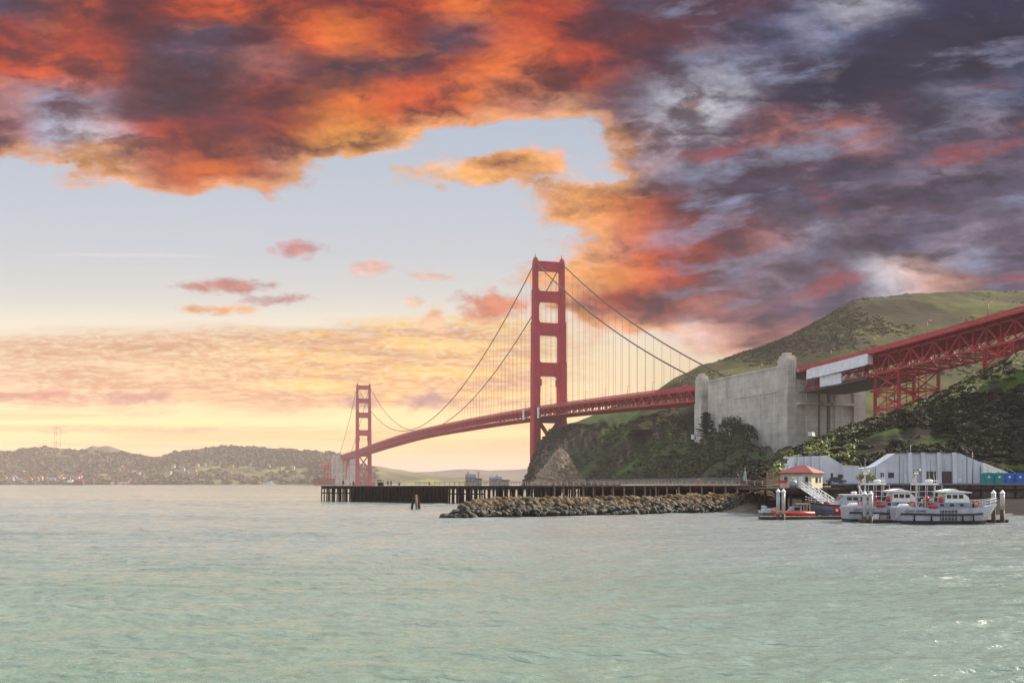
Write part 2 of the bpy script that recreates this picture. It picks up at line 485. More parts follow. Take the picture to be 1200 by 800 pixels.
M = {}
M['bridge'] = mat('red_orange_paint', (180, 32, 49), 0.6, (156, 26, 44), 0.08, streak=0.25, streak_col=(96, 30, 28))
M['cable'] = mat('cable_paint', (70, 22, 22), 0.6, (50, 20, 20), 0.2)
M['rope'] = mat('suspender_rope', (126, 66, 62), 0.7, (104, 54, 52), 0.3)
M['lamp'] = mat('lamp_paint', (150, 50, 40), 0.5, (130, 40, 34), 2)
M['lamp_glass'] = mat('lamp_glass', (226, 170, 70), 0.3, (210, 150, 60), 3)
M['steel_grey'] = mat('grey_steel', (120, 124, 128), 0.5, (96, 98, 104), 3, streak=0.2)
M['sheeting'] = mat('white_sheeting', (226, 226, 228), 0.6, (200, 202, 206), 0.4, bump=0.2)
M['dark_steel'] = mat('dark_steel', (62, 60, 62), 0.6, (44, 44, 46), 1.0)
M['timber'] = mat('wet_timber', (64, 50, 44), 0.8, (34, 28, 26), 1.2, bump=0.4, stretch=(1, 1, .3))
M['timber_light'] = mat('bleached_timber', (142, 118, 100), 0.8, (104, 84, 72), 1.2, bump=0.4)
M['deck'] = mat('pier_deck', (84, 74, 70), 0.85, (58, 52, 50), 0.8, bump=0.3)
M['rail'] = mat('rail_timber', (168, 146, 128), 0.75, (130, 110, 96), 2)
M['rockpile'] = mat('riprap', (134, 114, 90), 0.85, (74, 62, 48), 0.9, bump=0.8, bscale=3.0)
M['rock_dark'] = mat('wet_riprap', (56, 50, 34), 0.7, (28, 26, 20), 0.9, bump=0.8, bscale=3.0)
M['white'] = mat('white_paint', (222, 222, 220), 0.45, (200, 200, 198), 1.5, streak=0.15, streak_col=(150, 130, 110))
M['hullgrey'] = mat('pale_grey_paint', (168, 172, 180), 0.4, (142, 146, 156), 0.6, streak=0.4, streak_col=(96, 84, 78))
M['housegrey'] = mat('mid_grey_paint', (136, 140, 150), 0.45, (114, 118, 130), 0.8, streak=0.3, streak_col=(104, 100, 100))
M['slate_hull'] = mat('slate_hull_paint', (96, 102, 116), 0.4, (78, 84, 98), 0.8, streak=0.35, streak_col=(60, 54, 52))
M['black'] = mat('black_rubber', (22, 22, 24), 0.6, (34, 34, 36), 2)
M['glass'] = mat('dark_glass', (30, 34, 40), 0.12, (20, 22, 26), 2)
M['red'] = mat('red_paint', (190, 30, 32), 0.5, (160, 26, 30), 2)
M['orange'] = mat('orange_tube', (200, 52, 34), 0.5, (170, 42, 30), 2)
M['blue_stripe'] = mat('blue_stripe', (24, 40, 96), 0.5, (20, 34, 80), 2)
M['alu'] = mat('aluminium', (190, 190, 192), 0.35, (160, 160, 164), 3, metal=0.4)
M['cream'] = mat('cream_wall', (200, 190, 164), 0.7, (178, 168, 142), 0.7, streak=0.15, streak_col=(170, 150, 120))
M['tile'] = mat('red_roof', (128, 34, 32), 0.65, (98, 28, 28), 1.5, bump=0.3)
M['warehouse'] = mat('grey_stucco', (198, 202, 208), 0.8, (180, 184, 192), 0.25, streak=0.4, streak_col=(136, 136, 142))
M['door_brown'] = mat('brown_door', (92, 76, 68), 0.7, (78, 64, 58), 1)
M['teal'] = mat('teal_plastic', (18, 128, 128), 0.45, (14, 110, 112), 1.5)
M['blue'] = mat('blue_plastic', (26, 92, 176), 0.45, (22, 78, 156), 1.5)
M['pale_roof'] = mat('pale_plastic', (200, 210, 216), 0.5, (180, 190, 198), 2)
M['quay'] = mat('quay_stone', (104, 92, 86), 0.85, (70, 62, 60), 0.5, streak=0.5, streak_col=(40, 36, 36), bump=0.3)
M['asphalt'] = mat('asphalt', (96, 92, 88), 0.9, (112, 108, 100), 0.4)
M['pilewhite'] = mat('pile_sleeve', (172, 172, 170), 0.5, (140, 140, 140), 1, streak=0.45, streak_col=(120, 108, 98))
M['pilewet'] = mat('pile_wet', (70, 44, 32), 0.7, (40, 30, 26), 1)
M['brick'] = mat('red_brick', (150, 72, 60), 0.8, (120, 60, 52), 0.1)
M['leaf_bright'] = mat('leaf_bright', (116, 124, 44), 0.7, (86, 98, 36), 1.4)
M['leaf_dark'] = mat('leaf_dark', (50, 56, 34), 0.8, (34, 40, 28), 0.6)
M['bark'] = mat('bark', (84, 66, 54), 0.9, (60, 48, 40), 2)
M['skin'] = mat('skin', (196, 150, 124), 0.6, (186, 138, 112), 9)
M['cloth_dark'] = mat('dark_cloth', (40, 42, 52), 0.8, (30, 30, 38), 6)
M['cloth_blue'] = mat('blue_cloth', (52, 72, 110), 0.8, (44, 60, 92), 6)
M['cloth_orange'] = mat('orange_cloth', (206, 112, 70), 0.8, (190, 98, 60), 6)
M['mesh_fence'] = mat('green_grey_mesh', (120, 132, 138), 0.7, (104, 116, 122), 0.6)
M['lattice'] = mat('weathered_lattice', (176, 150, 126), 0.8, (150, 124, 104), 2)
M['pink_cloth'] = mat('faded_flag', (190, 120, 120), 0.8, (214, 200, 200), 3)
M['dark_stone'] = mat('dark_station_wall', (168, 160, 156), 0.85, (120, 112, 110), 0.3, streak=0.3)
M['copper'] = mat('pale_blue_paint', (142, 164, 180), 0.5, (120, 140, 156), 2)
M['carpaint'] = mat('dark_blue_car_paint', (40, 48, 74), 0.25, (36, 42, 64), 1)


def concrete(name, a, b, board=1.5):
    m = bpy.data.materials.new(name); m.use_nodes = True
    T = NT(m.node_tree); bs = T.n['Principled BSDF']
    tc = T.n.new('ShaderNodeTexCoord').outputs['Object']
    x, y, z = T.sep(tc)
    n = T.noise(tc, 0.12, 8.0, 0.62)
    c = T.mix(T.rng(n, 0.36, 0.64), lin(a), lin(b))
    s = T.noise(T.vec('MULTIPLY', tc, (1, 1, 0.045)), 0.5, 5.0, 0.65)
    c = T.mix(T.math('MULTIPLY', T.rng(s, 0.54, 0.74), 0.4), c, lin((74, 68, 66)))
    s2 = T.noise(T.vec('MULTIPLY', tc, (1, 1, 0.03)), 0.9, 3.0, 0.5)
    c = T.mix(T.math('MULTIPLY', T.rng(s2, 0.56, 0.7), 0.35), c, lin((206, 200, 190)))
    # pour lines
    fr = T.math('FRACT', T.math('DIVIDE', z, board * 2.4))
    ln = T.math('MULTIPLY', T.rng(T.math('ABSOLUTE', T.math('SUBTRACT', fr, 0.5)), 0.055, 0.0), T.rng(T.noise(tc, 0.3, 3), 0.42, 0.6, 0.2, 0.8))
    c = T.mix(T.math('MULTIPLY', ln, 0.75), c, lin((80, 74, 72)))
    lay = T.noise(T.comb(0.0, 0.0, T.math('FLOOR', T.math('DIVIDE', z, board * 2.4))), 3.1, 0.0)
    c = T.mix(T.rng(lay, 0.3, 0.7, 0.0, 0.34), c, lin((120, 112, 106)))
    T.put(bs.inputs['Base Color'], c); bs.inputs['Roughness'].default_value = 0.88; bs.inputs['Specular IOR Level'].default_value = 0.15
    bn = T.n.new('ShaderNodeBump'); bn.inputs['Strength'].default_value = 0.35; bn.inputs['Distance'].default_value = 0.3
    T.put(bn.inputs['Height'], T.math('SUBTRACT', T.noise(tc, 0.8, 8.0, 0.65), ln)); T.l.new(bn.outputs[0], bs.inputs['Normal'])
    return m


M['concrete'] = concrete('board_marked_concrete', (206, 198, 186), (172, 164, 154))


def terrain_mat(name, grass, brush, soil, s1, s2, rock=None, slope=None, grass_at=(0.46, 0.6), soil_at=(0.58, 0.7), diag=False):
    m = bpy.data.materials.new(name); m.use_nodes = True
    T = NT(m.node_tree); bs = T.n['Principled BSDF']
    tc = T.n.new('ShaderNodeTexCoord').outputs['Object']
    tq = tc
    if diag:     # ribs of grass and scrub that run down the slope
        px_, py_, pz_ = T.sep(tc)
        tq = T.comb(T.math('SUBTRACT', T.math('MULTIPLY', px_, 1.3), T.math('MULTIPLY', pz_, 2.0)), T.math('MULTIPLY', T.math('ADD', px_, pz_), 0.28), T.math('MULTIPLY', py_, 0.2))
    n1 = T.noise(tq, s1, 8.0, 0.62, 0.3); n2 = T.noise(tc, s2, 6.0, 0.65); n3 = T.noise(tq, s1 * 2.3, 7.0, 0.6, 0.4)
    c = T.mix(T.rng(n1, grass_at[0], grass_at[1]), lin(brush), lin(grass))
    c = T.mix(T.rng(n3, soil_at[0], soil_at[1], 0.0, 0.85), c, lin(soil))
    c = T.mix(T.rng(n2, 0.35, 0.66, 0.0, 0.55), c, T.mix(0.55, c, lin((24, 26, 18))))
    if rock:
        g = T.n.new('ShaderNodeNewGeometry').outputs['True Normal']
        nz = T.sep(g)[2]
        k = T.rng(T.math('ADD', nz, T.math('MULTIPLY', T.math('SUBTRACT', n3, 0.5), 0.5)), slope[0], slope[1], 1.0, 0.0)
        c = T.mix(k, c, T.mix(T.rng(n2, 0.4, 0.6), lin(rock), tuple(0.5 * q for q in lin(rock)[:3]) + (1,)))
    T.put(bs.inputs['Base Color'], c); bs.inputs['Roughness'].default_value = 0.95; bs.inputs['Specular IOR Level'].default_value = 0.03
    bn = T.n.new('ShaderNodeBump'); bn.inputs['Strength'].default_value = 0.8; bn.inputs['Distance'].default_value = 0.6 / s2 * 0.3
    T.put(bn.inputs['Height'], n2); T.l.new(bn.outputs[0], bs.inputs['Normal'])
    return m


M['near_hill'] = terrain_mat('coastal_scrub_near', (58, 78, 30), (30, 27, 25), (54, 44, 42), 0.05, 0.6, grass_at=(.48,.58), soil_at=(.52,.64))
M['headland'] = terrain_mat('coastal_scrub_cliff', (66, 92, 40), (54, 48, 42), (78, 64, 60), 0.028, 0.25, (112, 94, 90), (0.42, 0.62), diag=True)
M['back_hill'] = terrain_mat('grass_hill', (84, 88, 46), (55, 53, 38), (74, 66, 50), 0.0085, 0.11, grass_at=(0.42, 0.58))
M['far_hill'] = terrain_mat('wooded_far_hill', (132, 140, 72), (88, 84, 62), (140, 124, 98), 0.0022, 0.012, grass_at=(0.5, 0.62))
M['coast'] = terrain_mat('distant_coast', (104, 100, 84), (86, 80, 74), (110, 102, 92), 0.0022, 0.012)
M['beach'] = mat('gravel_beach', (118, 104, 92), 0.95, (84, 74, 68), 0.7, bump=0.6, bscale=6)
def _beach_shade():      # shade below the quay wall, painted into the beach colour
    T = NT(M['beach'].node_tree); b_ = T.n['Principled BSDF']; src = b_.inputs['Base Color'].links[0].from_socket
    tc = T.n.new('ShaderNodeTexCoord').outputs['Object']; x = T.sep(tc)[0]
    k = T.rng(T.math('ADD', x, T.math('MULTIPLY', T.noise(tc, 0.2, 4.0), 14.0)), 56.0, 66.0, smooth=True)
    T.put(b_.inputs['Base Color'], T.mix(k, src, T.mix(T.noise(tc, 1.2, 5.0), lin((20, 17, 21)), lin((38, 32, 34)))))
_beach_shade()
M['needle'] = terrain_mat('sea_rock', (150, 140, 92), (158, 140, 122), (196, 184, 170), 0.12, 0.5, grass_at=(0.56, 0.66))
def leaf_mat(name, cols, scale, trans=0.0):
    m = bpy.data.materials.new(name); m.use_nodes = True
    T = NT(m.node_tree); bs = T.n['Principled BSDF']
    tc = T.n.new('ShaderNodeTexCoord').outputs['Object']
    n = T.noise(tc, scale, 4.0, 0.6); n2 = T.noise(tc, scale * 9, 3.0, 0.6)
    k = len(cols)
    c = T.ramp(T.rng(n, 0.28, 0.72), [(i / (k - 1), lin(q)) for i, q in enumerate(cols)])[0]
    c = T.mix(T.rng(n2, 0.35, 0.65, 0.0, 0.5), c, T.vec('SCALE', c, 0.5))
    T.put(bs.inputs['Base Color'], c); bs.inputs['Roughness'].default_value = 0.8; bs.inputs['Specular IOR Level'].default_value = 0.08
    return m


M['scrub_near'] = leaf_mat('scrub_leaves', [(20, 21, 16), (32, 36, 22), (46, 48, 28), (34, 30, 30), (48, 43, 42)], 0.06)
M['scrub_cliff'] = leaf_mat('cliff_leaves', [(42, 37, 36), (56, 49, 43), (64, 74, 38), (54, 45, 46), (40, 42, 30)], 0.03)
M['scrub_back'] = leaf_mat('hill_scrub_leaves', [(46, 48, 32), (62, 64, 38), (54, 50, 38)], 0.01)
M['mound'] = leaf_mat('mound_leaves', [(24, 27, 19), (44, 41, 43), (48, 54, 29), (58, 52, 54), (34, 38, 23), (68, 64, 50)], 0.16)
M['sunlit_dry_grass'] = leaf_mat('sunlit_dry_grass_leaves', [(150, 142, 96), (176, 168, 130), (130, 134, 66), (120, 110, 84)], 0.08)  # pale grass, with the crest's rim light put into its colour
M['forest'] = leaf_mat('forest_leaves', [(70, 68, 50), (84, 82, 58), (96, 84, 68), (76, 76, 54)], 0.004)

# ---------------------------------------------------------------- water
def build_water():
    m = bpy.data.materials.new('bay_water'); m.use_nodes = True
    T = NT(m.node_tree); bs = T.n['Principled BSDF']
    tc = T.n.new('ShaderNodeTexCoord').outputs['Object']
    n = T.noise(T.vec('MULTIPLY', tc, (0.35, 1.0, 1.0)), 0.02, 4.0, 0.5)
    c = T.mix(T.rng(n, 0.35, 0.65), lin((114, 124, 119)), lin((128, 134, 133)))
    shal = T.rng(T.sep(tc)[1], 130.0, 34.0, 0.0, 1.0, smooth=True)      # greener over the shallows off the near shore
    c = T.mix(shal, c, T.mix(T.rng(n, 0.35, 0.65), lin((100, 118, 102)), lin((114, 128, 121))))
    T.put(bs.inputs['Base Color'], c)
    bs.inputs['Roughness'].default_value = 0.14; bs.inputs['IOR'].default_value = 1.33
    bs.inputs['Specular IOR Level'].default_value = 1.0
    # capillary ripples on top of the modelled chop
    r1 = T.noise(T.vec('MULTIPLY', tc, (0.4, 1.25, 1.0)), 1.7, 5.0, 0.6, 0.2)
    r2 = T.noise(T.vec('MULTIPLY', tc, (0.35, 1.0, 1.0)), 0.42, 6.0, 0.6, 0.2)
    r3 = T.noise(T.vec('MULTIPLY', tc, (0.4, 1.0, 1.0)), 0.07, 6.0, 0.65, 0.3)
    gust = T.rng(T.noise(T.vec('MULTIPLY', tc, (0.25, 1.0, 1.0)), 0.012, 4.0, 0.6), 0.35, 0.62, 0.55, 1.0)
    h = T.math('ADD', T.math('ADD', T.math('MULTIPLY', r1, 0.42), T.math('MULTIPLY', r2, 0.72)), T.math('MULTIPLY', r3, 3.0))
    bn = T.n.new('ShaderNodeBump'); bn.inputs['Distance'].default_value = 1.0
    T.put(bn.inputs['Strength'], T.math('MULTIPLY', gust, 0.8)); T.put(bn.inputs['Height'], h); T.l.new(bn.outputs[0], bs.inputs['Normal'])
    # fan of rows: dense near the viewer, long towards the horizon
    Y0 = -12.0
    us = np.linspace(-1.05, 1.05, 620)
    ys = [26.0]
    while ys[-1] < 240: ys.append(ys[-1] * 1.0038)
    q = 1.0038
    while ys[-1] < 3000: q = 1 + (q - 1) * 1.006; ys.append(ys[-1] * min(q, 1.05))
    while ys[-1] < 32000: ys.append(ys[-1] * 1.05)
    ys = np.array(ys)
    U, Yr = np.meshgrid(us, ys, indexing='ij')
    X = U * Yr; Y = Yr + Y0
    Z = np.zeros_like(X)
    rng = np.random.default_rng(3)
    for i in range(54):
        lam = 0.55 * (16 / 0.55) ** (rng.random() ** 1.5)
        th = math.radians(-78 + rng.normal(0, 15))
        k = 2 * math.pi / lam
        amp = 0.0105 * lam ** 0.62
        ph = rng.random() * 6.283
        wob = fbm(X * 0.05 + i, Y * 0.05, i, 2) * 2.0
        s = np.sin(k * (X * math.cos(th) + Y * math.sin(th)) + ph + wob)
        cell = Yr * 0.0038
        Z += amp * (1 - np.abs(s) - 0.3634) * 1.6 * np.clip((lam / cell - 2.0) / 3.0, 0, 1)
    patch = 0.75 + 0.5 * fbm(X * 0.02, Y * 0.05, 77, 3)
    Z *= patch
    V = np.stack([X, Y, Z], -1).reshape(-1, 3)
    o = np_mesh('water', V, grid_faces(len(us), len(ys)), m, True)
    tag(o, kind='structure')


build_water()


# ---------------------------------------------------------------- terrain sheets
def sheet(name, cols, nu, nv, material, amp=0.0, nscale=0.05, seed=0, gully=0.0, edge=0.08, smooth=True, kind='structure'):
    """terrain from columns (photograph azimuth, [(depth, height), ...]); every column has as many points.
    Returns the object and the vertex grid."""
    pxs = np.array([c[0] for c in cols], float)
    k = len(cols[0][1])
    D = np.array([[q[0] for q in c[1]] for c in cols], float); H = np.array([[q[1] for q in c[1]] for c in cols], float)
    pu = np.linspace(pxs[0], pxs[-1], nu); tv = np.linspace(0, k - 1, nv)

    def interp_cols(A):
        # smooth interpolation along u then v (Catmull-Rom like through np.interp of slopes)
        B = np.stack([hermite(pu, pxs, A[:, j]) for j in range(k)], 1)
        C = np.stack([hermite(tv, np.arange(k), B[i]) for i in range(nu)], 0)
        return C
    d = interp_cols(D); h = interp_cols(H)
    x = (pu[:, None] - CX) / F * d; y = d
    e = np.minimum(1, np.minimum(np.arange(nv)[None, :] / max(1, nv * edge), 1.0)) * np.ones((nu, 1))
    n = fbm(x * nscale, y * nscale, seed, 6, 0.55)
    if gully:
        g = np.abs(fbm((pu[:, None] + 0.06 * d) * 0.022 + 0 * d, tv[None, :] * 0.12 + 0 * d, seed + 5, 4))
        h = h - gully * (1 - np.clip(g * 3.0, 0, 1)) * e * np.sin(np.clip(tv / (k - 1), 0, 1) * math.pi)[None, :]
    h = h + amp * n * e
    V = np.stack([x, y, h], -1)
    o = np_mesh(name, V.reshape(-1, 3), grid_faces(nu, nv), material, smooth)
    tag(o, kind=kind)
    return o, V


def hermite(x, xp, fp):
    xp = np.asarray(xp, float); fp = np.asarray(fp, float)
    dx = np.diff(xp); s = np.diff(fp) / dx
    mm = np.zeros_like(fp)
    mm[1:-1] = np.where(s[:-1] * s[1:] > 0, 2 * s[:-1] * s[1:] / (s[:-1] + s[1:] + 1e-12), 0.0)
    mm[0] = s[0]; mm[-1] = s[-1]
    i = np.clip(np.searchsorted(xp, x) - 1, 0, len(dx) - 1)
    t = np.clip((x - xp[i]) / dx[i], 0, 1)
    h00 = 2 * t ** 3 - 3 * t ** 2 + 1; h10 = t ** 3 - 2 * t ** 2 + t; h01 = -2 * t ** 3 + 3 * t ** 2; h11 = t ** 3 - t ** 2
    return h00 * fp[i] + h10 * dx[i] * mm[i] + h01 * fp[i + 1] + h11 * dx[i] * mm[i + 1]


def hh(py, d):
    return HC + (HZ - py) / F * d


QZ = 5.6      # level of the quay


def near_col(px, crest_py, zc, zf=237, back=0.5):
    hc = hh(crest_py, zc)
    return (px, [(zf, QZ - 0.4), (zf + (zc - zf) * .3, QZ + (hc - QZ) * .26), (zf + (zc - zf) * .65, QZ + (hc - QZ) * .66), (zc, hc), (zc + 26, hc * .86 + 1), (zc + 90, max(10, hc * back))])


near_cols = [near_col(880, 553, 262, 246), near_col(915, 543, 276, 240), near_col(932, 531, 290), near_col(952, 519, 300), near_col(985, 504, 312), near_col(1010, 494, 320), near_col(1040, 485, 326),
             near_col(1070, 474, 330), near_col(1095, 463, 332), near_col(1130, 446, 332), near_col(1165, 429, 330), near_col(1200, 413, 326, 237, .6), near_col(1270, 384, 316, 238, .7), near_col(1400, 340, 300, 238, .8), near_col(1700, 300, 280, 238, .9)]
near_o, near_V = sheet('hillside', near_cols, 320, 110, M['near_hill'], 0.8, 0.06, 3, 1.2)

head_cols = [
    (610, [(905, -3), (915, -2), (925, -1), (935, 0), (950, 0), (990, 0)]),
    (617, [(900, -2), (905, 2), (912, 6), (920, 10), (940, 10), (990, 5)]),
    (626, [(880, -1), (888, 10), (896, 20), (905, 28), (925, 28), (1000, 16)]),
    (636, [(850, 0), (868, 16), (882, 32), (896, 45), (920, 50), (1000, 40)]),
    (647, [(800, 2), (835, 22), (862, 42), (885, 56), (910, 60), (1010, 60)]),
    (668, [(740, 3), (790, 22), (835, 44), (870, 58), (895, 60.5), (1010, 66)]),
    (700, [(680, 4), (740, 22), (800, 45), (845, 59), (870, 62), (1000, 76)]),
    (740, [(590, 5), (660, 22), (730, 42), (790, 57), (820, 61), (980, 88)]),
    (780, [(500, 5), (575, 20), (660, 40), (735, 56), (770, 61), (960, 98)]),
    (806, [(450, 5), (530, 17), (610, 34), (690, 53), (730, 60), (930, 104)]),
    (822, [(425, 5), (500, 17), (570, 28), (618, 34), (690, 56), (900, 100)]),
    (842, [(405, 5), (470, 19), (530, 31), (580, 37), (650, 46), (880, 90)]),
    (862, [(385, 5), (440, 18), (490, 30), (540, 36), (620, 40), (860, 80)]),
    (890, [(360, 5), (410, 15), (460, 25), (515, 30), (600, 33), (840, 70)]),
    (925, [(330, 5), (380, 11), (430, 19), (500, 25.5), (580, 30), (820, 62)]),
    (970, [(310, 5), (370, 9), (430, 16), (500, 25), (580, 30), (800, 60)]),
    (1050, [(310, 5), (370, 9), (430, 18), (500, 29), (600, 32), (780, 58)]),
    (1200, [(310, 5), (370, 11), (430, 24), (500, 34), (600, 40), (760, 60)]),
    (1500, [(310, 5), (370, 14), (430, 28), (500, 42), (600, 50), (760, 66)]),
]
head_o, head_V = sheet('headland', head_cols, 420, 150, M['headland'], 2.6, 0.03, 9, 8.5)


def back_col(px, crest_py, zc, mid=0.6):
    hc = hh(crest_py, zc)
    return (px, [(700, 44), (700 + (zc - 700) * .35, 44 + (hc - 44) * .38), (700 + (zc - 700) * .7, 44 + (hc - 44) * .76), (zc, hc), (zc + 150, hc * .97), (zc + 500, hc * .6)])


back_cols = [back_col(735, 500, 1000), back_col(752, 474, 1000), back_col(768, 457, 1000), back_col(800, 440, 1010), back_col(830, 424, 1020), back_col(860, 416, 1030), back_col(885, 410, 1040), back_col(920, 393, 1060), back_col(950, 378, 1090),
             back_col(985, 361, 1120), back_col(1005, 353.5, 1140), back_col(1050, 350, 1160), back_col(1100, 347, 1180), back_col(1150, 344.5, 1200), back_col(1200, 338, 1200), back_col(1400, 318, 1200), back_col(1700, 330, 1200)]
back_o, back_V = sheet('grassy_hill', back_cols, 300, 120, M['back_hill'], 16.0, 0.006, 21, 0.0, edge=.05)

# city side: wooded hills beyond the strait
def far_col(px, crest_py, zc, zs=3050):
    hc = hh(crest_py, zc)
    return (px, [(zs, -1), (zs + 40, 4), (zs + (zc - zs) * .4, 8 + hc * .28), (zs + (zc - zs) * .75, hc * .74), (zc, hc), (zc + 900, hc * .5)])


far_cols = [far_col(-420, 531, 4100), far_col(-160, 530, 4000), far_col(0, 529.5, 4000), far_col(43, 526.5, 4000), far_col(100, 528, 3950), far_col(143, 531, 3900), far_col(182, 536.5, 3850), far_col(210, 530, 3900), far_col(277, 525, 4000), far_col(320, 528, 4000), far_col(360, 531, 3900),
            far_col(392, 534, 3900), far_col(410, 541, 3900), far_col(430, 547, 3950), far_col(455, 551, 4000), far_col(490, 554, 4000), far_col(540, 558, 4000), far_col(575, 563, 3900)]
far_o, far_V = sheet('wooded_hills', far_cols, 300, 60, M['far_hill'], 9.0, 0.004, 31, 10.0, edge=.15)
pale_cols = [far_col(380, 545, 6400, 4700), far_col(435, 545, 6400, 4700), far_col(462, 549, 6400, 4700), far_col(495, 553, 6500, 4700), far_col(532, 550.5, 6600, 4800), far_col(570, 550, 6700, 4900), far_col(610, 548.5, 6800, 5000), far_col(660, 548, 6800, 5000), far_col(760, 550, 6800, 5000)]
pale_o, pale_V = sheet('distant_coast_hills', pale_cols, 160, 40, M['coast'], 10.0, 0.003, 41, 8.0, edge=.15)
TW = 5200.0 / 8600.0
twin_cols = [(60, [(8000, 0), (8400, 200), (8600, 250), (9000, 150)]), (88, [(8000, 0), (8400, 240), (8600, 288), (9000, 150)]), (101, [(8000, 0), (8400, 270), (8600, 310), (9000, 150)]), (109, [(8000, 0), (8400, 290), (8600, 336), (9000, 150)]), (115, [(8000, 0), (8400, 285), (8600, 325), (9000, 150)]),
             (124, [(8000, 0), (8400, 290), (8600, 332), (9000, 150)]), (140, [(8000, 0), (8400, 260), (8600, 298), (9000, 150)]), (170, [(8000, 0), (8400, 150), (8600, 230), (9000, 150)]), (200, [(8000, 0), (8400, 100), (8600, 120), (9000, 100)])]
twin_cols = [(p, [(d * TW, HC + (h - HC) * TW) for d, h in q]) for p, q in twin_cols]
sheet('twin_summits', twin_cols, 60, 16, M['far_hill'], 8.0, 0.004, 51)

# shore: gravel beach below the quay and along the breakwater, quay floor behind it
beach_cols = [(780, [(176, -0.8), (186, 0.1), (193, 0.8), (203, 1.9), (215, 2.6), (240, 3.0)]), (830, [(176, -0.8), (193, 0.1), (199, 0.9), (208, 2.0), (220, 2.8), (242, 3.2)]), (890, [(170, -0.8), (186, 0.1), (193, 0.9), (203, 2.1), (212, 3.0), (240, 4.6)]), (960, [(160, -0.8), (180, 0.1), (189, 0.9), (200, 2.0), (207, 2.6), (240, 4.8)]),
              (1100, [(160, -0.8), (178, 0.1), (186, 0.9), (198, 2.0), (206, 2.7), (240, 4.6)]), (1250, [(160, -0.8), (178, 0.1), (186, 0.9), (198, 2.0), (206, 2.7), (240, 4.6)]), (1600, [(160, -0.8), (178, 0.1), (186, 0.9), (198, 2.0), (206, 2.7), (240, 4.6)])]
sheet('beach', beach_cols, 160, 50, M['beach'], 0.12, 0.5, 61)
quay_cols = [(700, [(560, 5.0), (560.1, 5.1), (562, 5.2), (600, 5.2)]), (780, [(360, 4.9), (380, 5.0), (440, 5.2), (505, 5.2)]), (840, [(262, 4.9), (290, 5.1), (350, 5.3), (420, 5.3)]), (890, [(226, 4.9), (235, 5.2), (290, 5.4), (370, 5.5)]), (930, [(207, QZ), (215, QZ), (240, QZ), (345, QZ)]), (1020, [(207, QZ), (215, QZ), (230, QZ), (315, QZ)]),
             (1300, [(207, QZ), (215, QZ), (230, QZ), (315, QZ)]), (1600, [(207, QZ), (215, QZ), (230, QZ), (315, QZ)])]
sheet('pavement', quay_cols, 160, 24, M['asphalt'], 0.0, 0.5, 71)


# ---------------------------------------------------------------- scrub and woods (nobody could count them)
def clump_variants(n, k, spread=0.32, leaf=0.42, seed=1):
    """k unit shrubs: n leaf sprays each, scattered through a rounded volume"""
    r = np.random.default_rng(seed); out = []
    for _ in range(k):
        d = r.normal(size=(n, 3)); d /= np.linalg.norm(d, axis=1)[:, None]
        d[:, 2] = np.abs(d[:, 2]) * 0.9 + 0.02
        rad = 0.55 + 0.5 * r.random((n, 1)) ** 0.6
        lob = 1 + 0.25 * np.sin(d[:, :1] * 5 + r.random() * 6) * np.sin(d[:, 1:2] * 4 + r.random() * 6)
        c = d * rad * lob * np.array([1, 1, 0.85])
        nrm = d + r.normal(0, 0.24, (n, 3)); nrm /= np.linalg.norm(nrm, axis=1)[:, None]
        t = np.cross(nrm, r.normal(size=(n, 3))); t /= np.linalg.norm(t, axis=1)[:, None]
        b = np.cross(nrm, t)
        s = leaf * (0.6 + 0.8 * r.random((n, 1)))
        q = np.stack([c - t * s * .5 - b * s * .35, c + t * s * .5 - b * s * .3 + nrm * s * .15, c + t * s * .45 + b * s * .4, c - t * s * .5 + b * s * .35 - nrm * s * .1], 1)
        out.append(q.reshape(-1, 3))
    return out


def scatter(name, pts, sizes, variants, material, seed=2, squash=(0.6, 1.0)):
    r = np.random.default_rng(seed)
    V = []
    for p, s in zip(pts, sizes):
        q = variants[r.integers(len(variants))]
        a = r.random() * 6.283; ca, sa = math.cos(a), math.sin(a)
        sx, sy, sz = s * (0.8 + .4 * r.random()), s * (0.8 + .4 * r.random()), s * (squash[0] + (squash[1] - squash[0]) * r.random())
        x = q[:, 0] * sx; y = q[:, 1] * sy
        V.append(np.stack([x * ca - y * sa + p[0], x * sa + y * ca + p[1], q[:, 2] * sz + p[2]], 1))
    V = np.concatenate(V); n = len(V) // 4
    o = np_mesh(name, V, np.arange(n * 4).reshape(n, 4), material, False)
    tag(o, kind='stuff')
    return o


def pick(V, n, cond, seed):
    """n random places on a terrain grid where cond(x, y, z, u, v) holds"""
    r = np.random.default_rng(seed); nu, nv = V.shape[:2]; out = []
    while len(out) < n:
        fu, fv = r.random() * (nu - 2), r.random() * (nv - 2); i, j = int(fu), int(fv); a, b = fu - i, fv - j
        p = V[i, j] * (1 - a) * (1 - b) + V[i + 1, j] * a * (1 - b) + V[i, j + 1] * (1 - a) * b + V[i + 1, j + 1] * a * b
        if cond(p, r, fu / nu, fv / nv): out.append(p)
    return out


def pxof(p):
    return CX + p[0] / p[1] * F


cv = clump_variants(46, 7, seed=4)
cv2 = clump_variants(20, 6, leaf=0.62, seed=6)


def c_near(p, r, fu, fv):
    if pxof(p) > 1290 or fv > .72: return False
    k = float(fbm(np.array([p[0] * .045]), np.array([p[1] * .045]), 91, 3)[0])
    return r.random() < 0.5 + 1.9 * k


pn = pick(near_V, 7000, c_near, 5)
sn = 0.45 + 1.35 * RNG.random(len(pn)) ** 2.2
scatter('hillside_scrub', pn, sn, cv, M['scrub_near'], 3)


